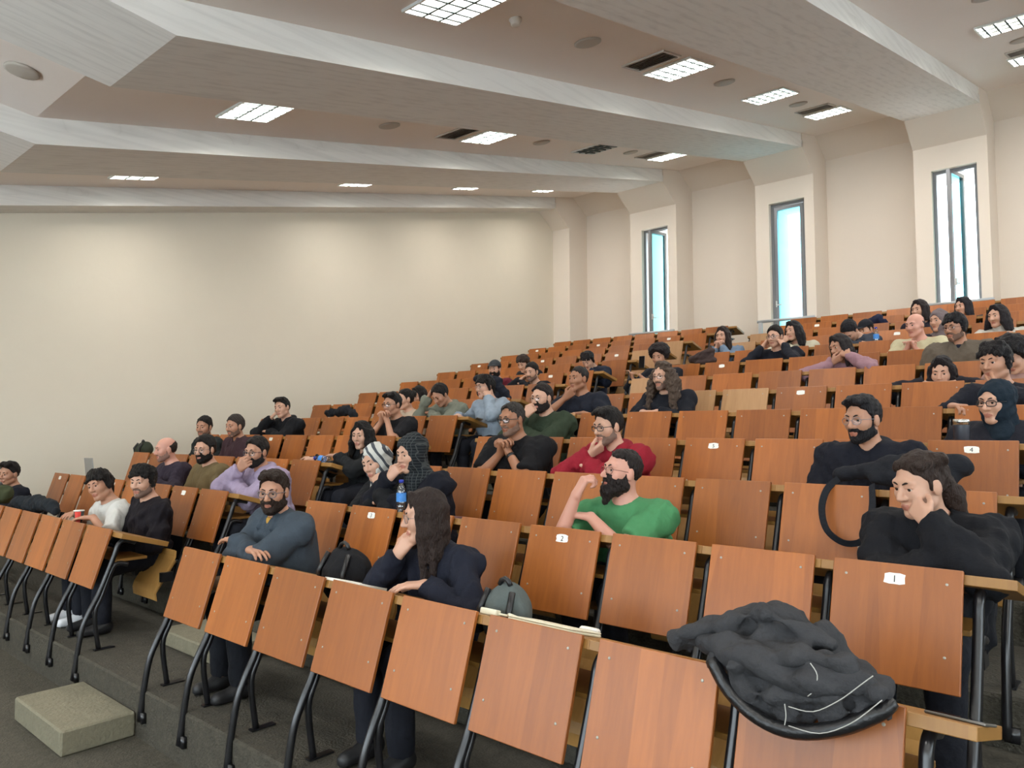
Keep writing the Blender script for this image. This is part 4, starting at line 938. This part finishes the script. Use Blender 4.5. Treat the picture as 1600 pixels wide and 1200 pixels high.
def props():
    DEN = mat('washed_black_denim', (58, 58, 60), .9, spec=.15, noise=.6, nscale=12, bump=.6, bscale=40)
    LEA = mat('black_leather', (20, 20, 22), .35, noise=.2, nscale=30, bump=.2, bscale=60)
    PIP = mat('pale_piping', (170, 168, 162), .6)
    # dark denim jacket thrown over the front row
    o = tag(empty('jacket', tuple(pt(1230, 1060, .05))), 'washed black denim jacket with pale stitching thrown over the front desk', 'jacket'); O = np.array(o.location)
    f = lambda x, y, Y=-.07: pt(x, y, Y)
    sg = [(f(1052, 1004, .0), f(1120, 990, .03), .022, .05), (f(1120, 993, .03), f(1205, 978, .08), .06, .075), (f(1205, 978, .08), f(1280, 1010, .08), .075, .065), (f(1280, 1010, .08), f(1350, 1070, .05), .065, .045),
          (f(1130, 1025, -.03), f(1240, 1040, -.06), .045, .06), (f(1160, 1055, -.07), f(1300, 1062, -.08), .05, .062), (f(1300, 1062, -.08), f(1375, 1085, -.07), .062, .04), (f(1200, 1100, -.075), f(1330, 1100, -.08), .05, .045), (f(1240, 1000, .02), f(1250, 1090, -.06), .05, .05)]
    fold = [((1070, 990), (1190, 955)), ((1120, 1010), (1230, 985)), ((1200, 960), (1300, 1010)), ((1150, 1040), (1250, 1030)), ((1230, 1015), (1330, 1050)), ((1190, 1085), (1300, 1085)), ((1280, 1030), (1370, 1078)), ((1210, 1115), (1340, 1112))]
    for i, (a, b_) in enumerate(fold): sg.append((f(*a, -.04 if i < 3 else -.12), f(*b_, .0 if i < 3 else -.125), .018, .024))
    lumps('jacket_body', DEN, sg, .0085, o, O, .011, 30, 4, k=.014)
    lumps('jacket_sleeve', DEN, [(f(1105, 1000, -.02), f(1165, 1028, -.09), .036, .046), (f(1165, 1028, -.1), f(1262, 1062, -.13), .046, .044), (f(1262, 1062, -.13), f(1345, 1068, -.12), .044, .034)], .0075, o, O, .007, 36, 9)
    b = MB(); b.tube([Vector(q-O) for q in (arc([f(1112, 1030, -.09), f(1140, 1080, -.11), f(1185, 1122, -.13), f(1240, 1143, -.14), f(1310, 1138, -.14), f(1370, 1115, -.12), f(1392, 1098, -.08)], 4))] if False else [q-Vector(O) for q in arc([f(1112, 1030, -.09), f(1140, 1080, -.11), f(1185, 1122, -.13), f(1240, 1143, -.14), f(1310, 1138, -.14), f(1370, 1115, -.12), f(1392, 1098, -.08)], 4)], .021, 8); b.build('leather_strap', LEA, o, True)
    for ps in ([(1226, 1100), (1228, 1118), (1226, 1133)], [(1232, 1104), (1270, 1112), (1310, 1095), (1345, 1070), (1364, 1056)], [(1232, 1134), (1280, 1146), (1330, 1130), (1378, 1094)], [(1266, 1036), (1277, 1055), (1272, 1078), (1262, 1088)], [(1190, 950), (1186, 965), (1184, 978)]):
        b = MB(); b.tube([q-Vector(O) for q in arc([f(x, y, -.175 if y > 1000 else -.0) for x, y in ps], 4)], .0015, 5); b.build('piping', PIP, o, True)
    # black bag with a strap loop on the third row
    o = tag(empty('shoulder_bag', tuple(pt(1400, 745, 2*D+.2))), 'black fabric bag on third row desk, its strap looped over the panel', 'bag'); O = np.array(o.location); BF = cloth((30, 32, 38), 'bag')
    Yb = 2*D+.17
    lumps('bag_body', BF, [(pt(1310, 742, Yb), pt(1400, 730, Yb), .035, .06), (pt(1400, 728, Yb), pt(1500, 728, Yb), .06, .055), (pt(1370, 745, Yb-.05), pt(1480, 748, Yb-.05), .045, .04)], .011, o, O, .007, 26, 12)
    b = MB(); ring = arc([pt(x, y, Y) for x, y, Y in ((1310, 748, 2*D+.03), (1292, 765, 2*D-.06), (1284, 795, 2*D-.11), (1292, 828, 2*D-.15), (1318, 848, 2*D-.17), (1346, 846, 2*D-.17), (1358, 825, 2*D-.15), (1363, 790, 2*D-.10), (1362, 757, 2*D+.0))], 5)
    n = len(ring); vs = []
    for i, q in enumerate(ring):
        w = Vector((.0, .006, .0)); t = (ring[min(i+1, n-1)]-ring[max(i-1, 0)]).normalized(); sd = t.cross(Vector((0, 1, .3))).normalized()*.016
        vs += [q-Vector(O)+sd+w, q-Vector(O)-sd+w, q-Vector(O)-sd-w, q-Vector(O)+sd-w]
    b.add(vs, [(4*i+a, 4*i+(a+1) % 4, 4*i+4+(a+1) % 4, 4*i+4+a) for i in range(n-1) for a in range(4)]); b.build('bag_strap', BF, o)
    # backpacks
    def pack(x, y, r, yo, rad, label, rgb, seed, strap=True):
        c = pt(x, y, r*D+yo); o = tag(empty('backpack', tuple(c)), label, 'backpack'); mt = cloth(rgb, 'bag')
        G = Field(*[axis_grid(c[a]-rad[a]-.05, c[a]+rad[a]+.05, .012) for a in range(3)], .03)
        G.ell(c, rad); G.ell(c+np.array([0, -rad[1]*.7, -rad[2]*.3]), np.array(rad)*np.array([.7, .5, .55])); G.rough(.006, 34, seed)
        G.cut((0, -math.sin(SLOPE)*1, -math.cos(SLOPE)), (0, r*D+yo, desk_z(r, yo))) if False else None
        G.build('bag_body', mt, o, c)
        b = MB(); b.tube([Vector((rad[0]*a, -rad[1]*.2, rad[2]*z)) for a, z in ((-.25, .93), (-.15, 1.1), (.0, 1.16), (.15, 1.1), (.25, .93))], .012, 6); b.build('grab_handle', BLACKM, o, True)
        if strap:
            for sx in (-.55, .55):
                b = MB(); b.tube([Vector((rad[0]*sx, -rad[1]*.55, rad[2]*.8)), Vector((rad[0]*sx*1.2, -rad[1]*1.02, rad[2]*.15)), Vector((rad[0]*sx*1.2, -rad[1]*.85, -rad[2]*.6))], .014, 6); b.build('shoulder_strap', BLACKM, o, True)
        return o
    pack(543, 897, 0, .33, (.165, .11, .15), 'black backpack standing behind the front row desk beside a spiral notebook', (26, 26, 29), 3)
    pack(794, 956, 0, .27, (.125, .09, .125), 'grey-green backpack with black handle behind the front row desk', (92, 100, 98), 5)
    pack(226, 702, 2, .16, (.12, .10, .10), 'dark green backpack hung over the third row end by the wall', (56, 62, 50), 7)
    pack(4, 772, 0, .16, (.13, .10, .10), 'olive bag at the far end of the front row by the wall', (70, 76, 52), 8)
    # clothes piles
    def pile(name, label, rgb, r, yo, segs, seed, cat='jacket', step=.013):
        S_ = [(pt(x0, y0, r*D+yo), pt(x1, y1, r*D+yo), a, b_) for x0, y0, x1, y1, a, b_ in segs]; c = S_[0][0]
        o = tag(empty(name, tuple(c)), label, cat); lumps(name+'_fabric', cloth(rgb, 'pile'), S_, step, o, c, .010, 30, seed); 
        return o
    pile('jacket', 'dark navy jacket heaped on the front row desk by the wall', (30, 36, 42), 0, .15, [(28, 786, 82, 790, .07, .05), (55, 780, 88, 797, .05, .035), (20, 792, 60, 795, .05, .05)], 31)
    pile('jacket', 'black padded jacket folded over the fifth row near the wall', (30, 32, 38), 4, .16, [(512, 646, 540, 641, .045, .065), (540, 641, 556, 649, .065, .045)], 32)
    pile('coat', 'dark navy coat slumped over the desk behind the light blue shirt', (28, 31, 42), 5, .10, [(745, 591, 775, 597, .05, .07), (775, 600, 797, 622, .07, .03), (752, 612, 780, 618, .06, .06)], 33, 'coat')
    pile('coat', 'brown-grey coat draped over the end of the eighth row beside the aisle', (72, 58, 56), 7, .12, [(1082, 562, 1110, 550, .05, .06), (1090, 568, 1112, 562, .05, .05)], 34, 'coat')
    pile('jacket', 'dark blue jacket lying on a high row near the middle window', (30, 36, 62), 10, .12, [(1346, 506, 1372, 500, .03, .075), (1372, 501, 1388, 506, .07, .03)], 35)
    # bottles
    def bottle(x, y, r, yo, label, h=.215, lying=False):
        c = pt(x, y, r*D+yo); z = desk_z(r, yo)
        o = tag(empty('water_bottle', (c[0], r*D+yo, z+.004)), label, 'bottle')
        rr = .032
        p = MB(); p.lathe([(rr*.9, 0), (rr, .008), (rr, .05), (rr*.94, .06), (rr, .07), (rr, h*.36), (rr, h*.64), (rr*.97, h*.7), (rr*.75, h*.8), (.014, h*.9), (.0135, h*.93)], 16); p.build('bottle_wall', PET, o, True)
        p = MB(); p.lathe([(rr+.0006, h*.36), (rr+.0006, h*.62)], 16); p.f = p.f[:-2]; p.build('bottle_label', mat('blue_label', (60, 130, 205), .5, noise=.9, nscale=50), o, True)
        p = MB(); p.lathe([(.0155, h*.93), (.0155, h), (.014, h+.003)], 14); p.build('bottle_cap', mat('blue_cap', (38, 60, 170), .4), o, True)
        if lying: o.rotation_euler = (0, math.radians(-86), math.radians(8)); o.location = (c[0]+.1, r*D+yo, z+.04)
        return o
    bottle(627, 790, 1, .12, 'clear water bottle with blue label standing before the black headscarf')
    bottle(505, 717, 2, .08, 'small water bottle lying in the hand of the leather jacket wearer', .2, True)
    bottle(1369, 528, 8, .12, 'clear water bottle high up beside the checked shirt')
    c = pt(1503, 684, 3*D+.1); o = tag(empty('thermos', (c[0], 3*D+.1, desk_z(3, .1))), 'black thermos cup with steel rim before the teal headscarf', 'thermos')
    p = MB(); p.lathe([(.036, 0), (.042, .01), (.043, .125), (.043, .13)], 18); p.build('thermos_body', mat('thermos_black', (38, 42, 52), .4), o, True)
    p = MB(); p.lathe([(.0435, .13), (.0435, .158), (.04, .162)], 18); p.build('steel_rim', mat('polished_steel', (190, 188, 180), .25, .9), o, True)
    c = pt(123, 815, .14); o = tag(empty('paper_cup', (c[0], .14, desk_z(0, .14))), 'small dark paper cup with red stripe on the front desk', 'cup')
    p = MB(); p.lathe([(.028, 0), (.040, .1)], 16); p.build('cup_wall', mat('cup_dark', (58, 60, 56), .6), o, True)
    p = MB(); p.lathe([(.041, .098), (.0425, .103), (.041, .106)], 16); p.build('cup_rim', WHITE, o, True)
    p = MB(); n = 6
    for i in range(n+1):
        a = math.radians(-70+i*12)
        for rr, z in ((.0288, .004), (.0402, .096)): p.v.append((rr*1.015*math.cos(a), rr*1.015*math.sin(a), z))
    p.f = [(2*i, 2*i+2, 2*i+3, 2*i+1) for i in range(n)]; p.build('cup_stripe', mat('cup_red', (214, 70, 60), .6), o)
    # phones
    def phone(o, label):
        tag(o, label, 'phone'); p = MB(); p.box(-.037, .037, -.076, .076, 0, .008, b=.0025); p.build('phone_case', mat('phone_case', (120, 116, 110), .3, .6), o)
        p = MB(); p.box(-.034, .034, -.073, .073, .0081, .0086); p.build('phone_screen', mat('phone_screen', (10, 10, 12), .08), o)
    o = on_desk('phone', 0, pt(1497, 1128, .11)[0], .13, 78); phone(o, 'phone lying on the end of the front desk by the denim jacket')
    o = on_desk('phone', 4, pt(745, 650, 4*D+.12)[0], .14, 60); phone(o, 'dark phone lying before the light blue shirt')
    o = empty('phone', tuple(pt(1003, 566, 6*D+.14))); o.rotation_euler = (math.radians(80), 0, math.radians(10)); phone(o, 'dark phone held upright by the bushy-haired person')
    o = on_desk('phone', 8, pt(1527, 515, 8*D+.1)[0], .12, 70); phone(o, 'phone under the hands of the white turtleneck wearer')
    # notebook, laptops, small cream things
    o = tag(on_desk('spiral_notebook', 0, pt(562, 914, .14)[0], .115, 4), 'open spiral notebook with white pages on the front desk', 'notebook')
    p = MB(); p.box(-.13, .13, -.09, .09, 0, .012); p.build('pages', WHITE, o)
    for i in range(16):
        p = MB(); x = -.12+i*.016; p.tube([Vector((x, .09+.007*math.cos(a), .008+.009*math.sin(a))) for a in np.linspace(-2.2, 2.6, 7)], .0014, 4); p.build('spiral_ring', BLACKM, o)
    CR = mat('cream_plastic', (222, 216, 192), .5)
    o = tag(on_desk('closed_laptop', 0, pt(860, 972, .15)[0], .17, -2), 'cream closed laptop lying on the front desk near the grey-green backpack', 'laptop')
    p = MB(); p.box(-.16, .16, -.10, .10, .001, .011, b=.003); p.build('laptop_base', CR, o); p = MB(); p.box(-.16, .16, -.10, .10, .012, .019, b=.003); p.build('laptop_lid', CR, o)
    o = tag(on_desk('charger_brick', 0, pt(760, 950, .08)[0], .10, 10), 'cream charger brick on the front desk', 'charger')
    p = MB(); p.box(-.04, .04, -.02, .02, .0, .026, b=.004); p.build('brick', CR, o); p = MB(); p.tube([Vector(q) for q in arc([(.04, 0, .012), (.075, .02, .012), (.1, -.015, .02), (.13, .02, .012)], 4)], .005, 6); p.build('cable', CR, o, True)
    o = tag(on_desk('tissue_pack', 0, pt(845, 966, .2)[0]+.16, .31, 20), 'small white tissue pack on the desk behind the cream laptop', 'tissue pack'); p = MB(); p.box(-.04, .04, -.025, .025, 0, .03, b=.008); p.build('pack_wrap', WHITE, o); p = MB(); p.box(-.025, .025, -.004, .004, .0301, .0312); p.build('pack_flap', CR, o)
    o = tag(on_desk('laptop', 1, pt(152, 745, D+.15)[0], .17, -4), 'open silver laptop standing on the second row desk near the wall', 'laptop'); SV = mat('silver_laptop', (150, 150, 148), .35, .5)
    p = MB(); p.box(-.15, .15, -.10, .10, .0, .014, b=.003); p.build('laptop_base', SV, o); p = MB(); p.box(-.15, .15, -.004, .004, 0, .21, Matrix.Translation((0, -.10, .014)) @ Matrix.Rotation(math.radians(22), 4, 'X'), b=.002); p.build('laptop_lid', SV, o)
    o = tag(on_desk('clutch_wallet', 1, pt(716, 803, D+.12)[0], .15, -8), 'flat mauve clutch on the second row desk beside the black headscarf', 'wallet')
    p = MB(); p.box(-.11, .11, -.06, .06, 0, .016, b=.005); p.build('wallet_body', mat('mauve_leather', (120, 84, 84), .5), o); p = MB(); p.box(-.11, .11, -.06, .0, .0165, .021, b=.002); p.build('wallet_flap', mat('mauve_leather', (120, 84, 84), .5), o)
    for i, (x, y, r, lab) in enumerate([(985, 549, 9, 'loose white sheets on the tenth row desk beside the aisle'), (1500, 593, 5, 'white notepad on the sixth row desk under the bent-over person')]):
        o = tag(on_desk('paper_sheets', r, pt(x, y, r*D+.14)[0], .16, 12), lab, 'paper'); p = MB(); p.box(-.105, .105, -.1, .1, 0, .003); p.build('sheet', WHITE, o)
        p = MB(); p.box(-.1, .1, -.095, .095, .0032, .005, Matrix.Rotation(.12, 4, 'Z')); p.build('sheet', WHITE, o)
build_seats()
for a in [(1,'M',1,'3'),(1,'M',4,'2'),(1,'M',7,'1'),(1,'L',6,''),(1,'L',3,''),(1,'L',0,''),(3,'M',4,'5'),(3,'M',7,'4'),(3,'L',3,''),(5,'M',4,''),(7,'M',1,''),(7,'L',6,''),(9,'L',6,''),(9,'L',3,''),(9,'L',0,''),(9,'M',4,''),(11,'L',6,''),(11,'L',3,''),(11,'L',0,''),(11,'M',1,'')]: sticker(*a)
for p in PEOPLE: make_person(p)
props()
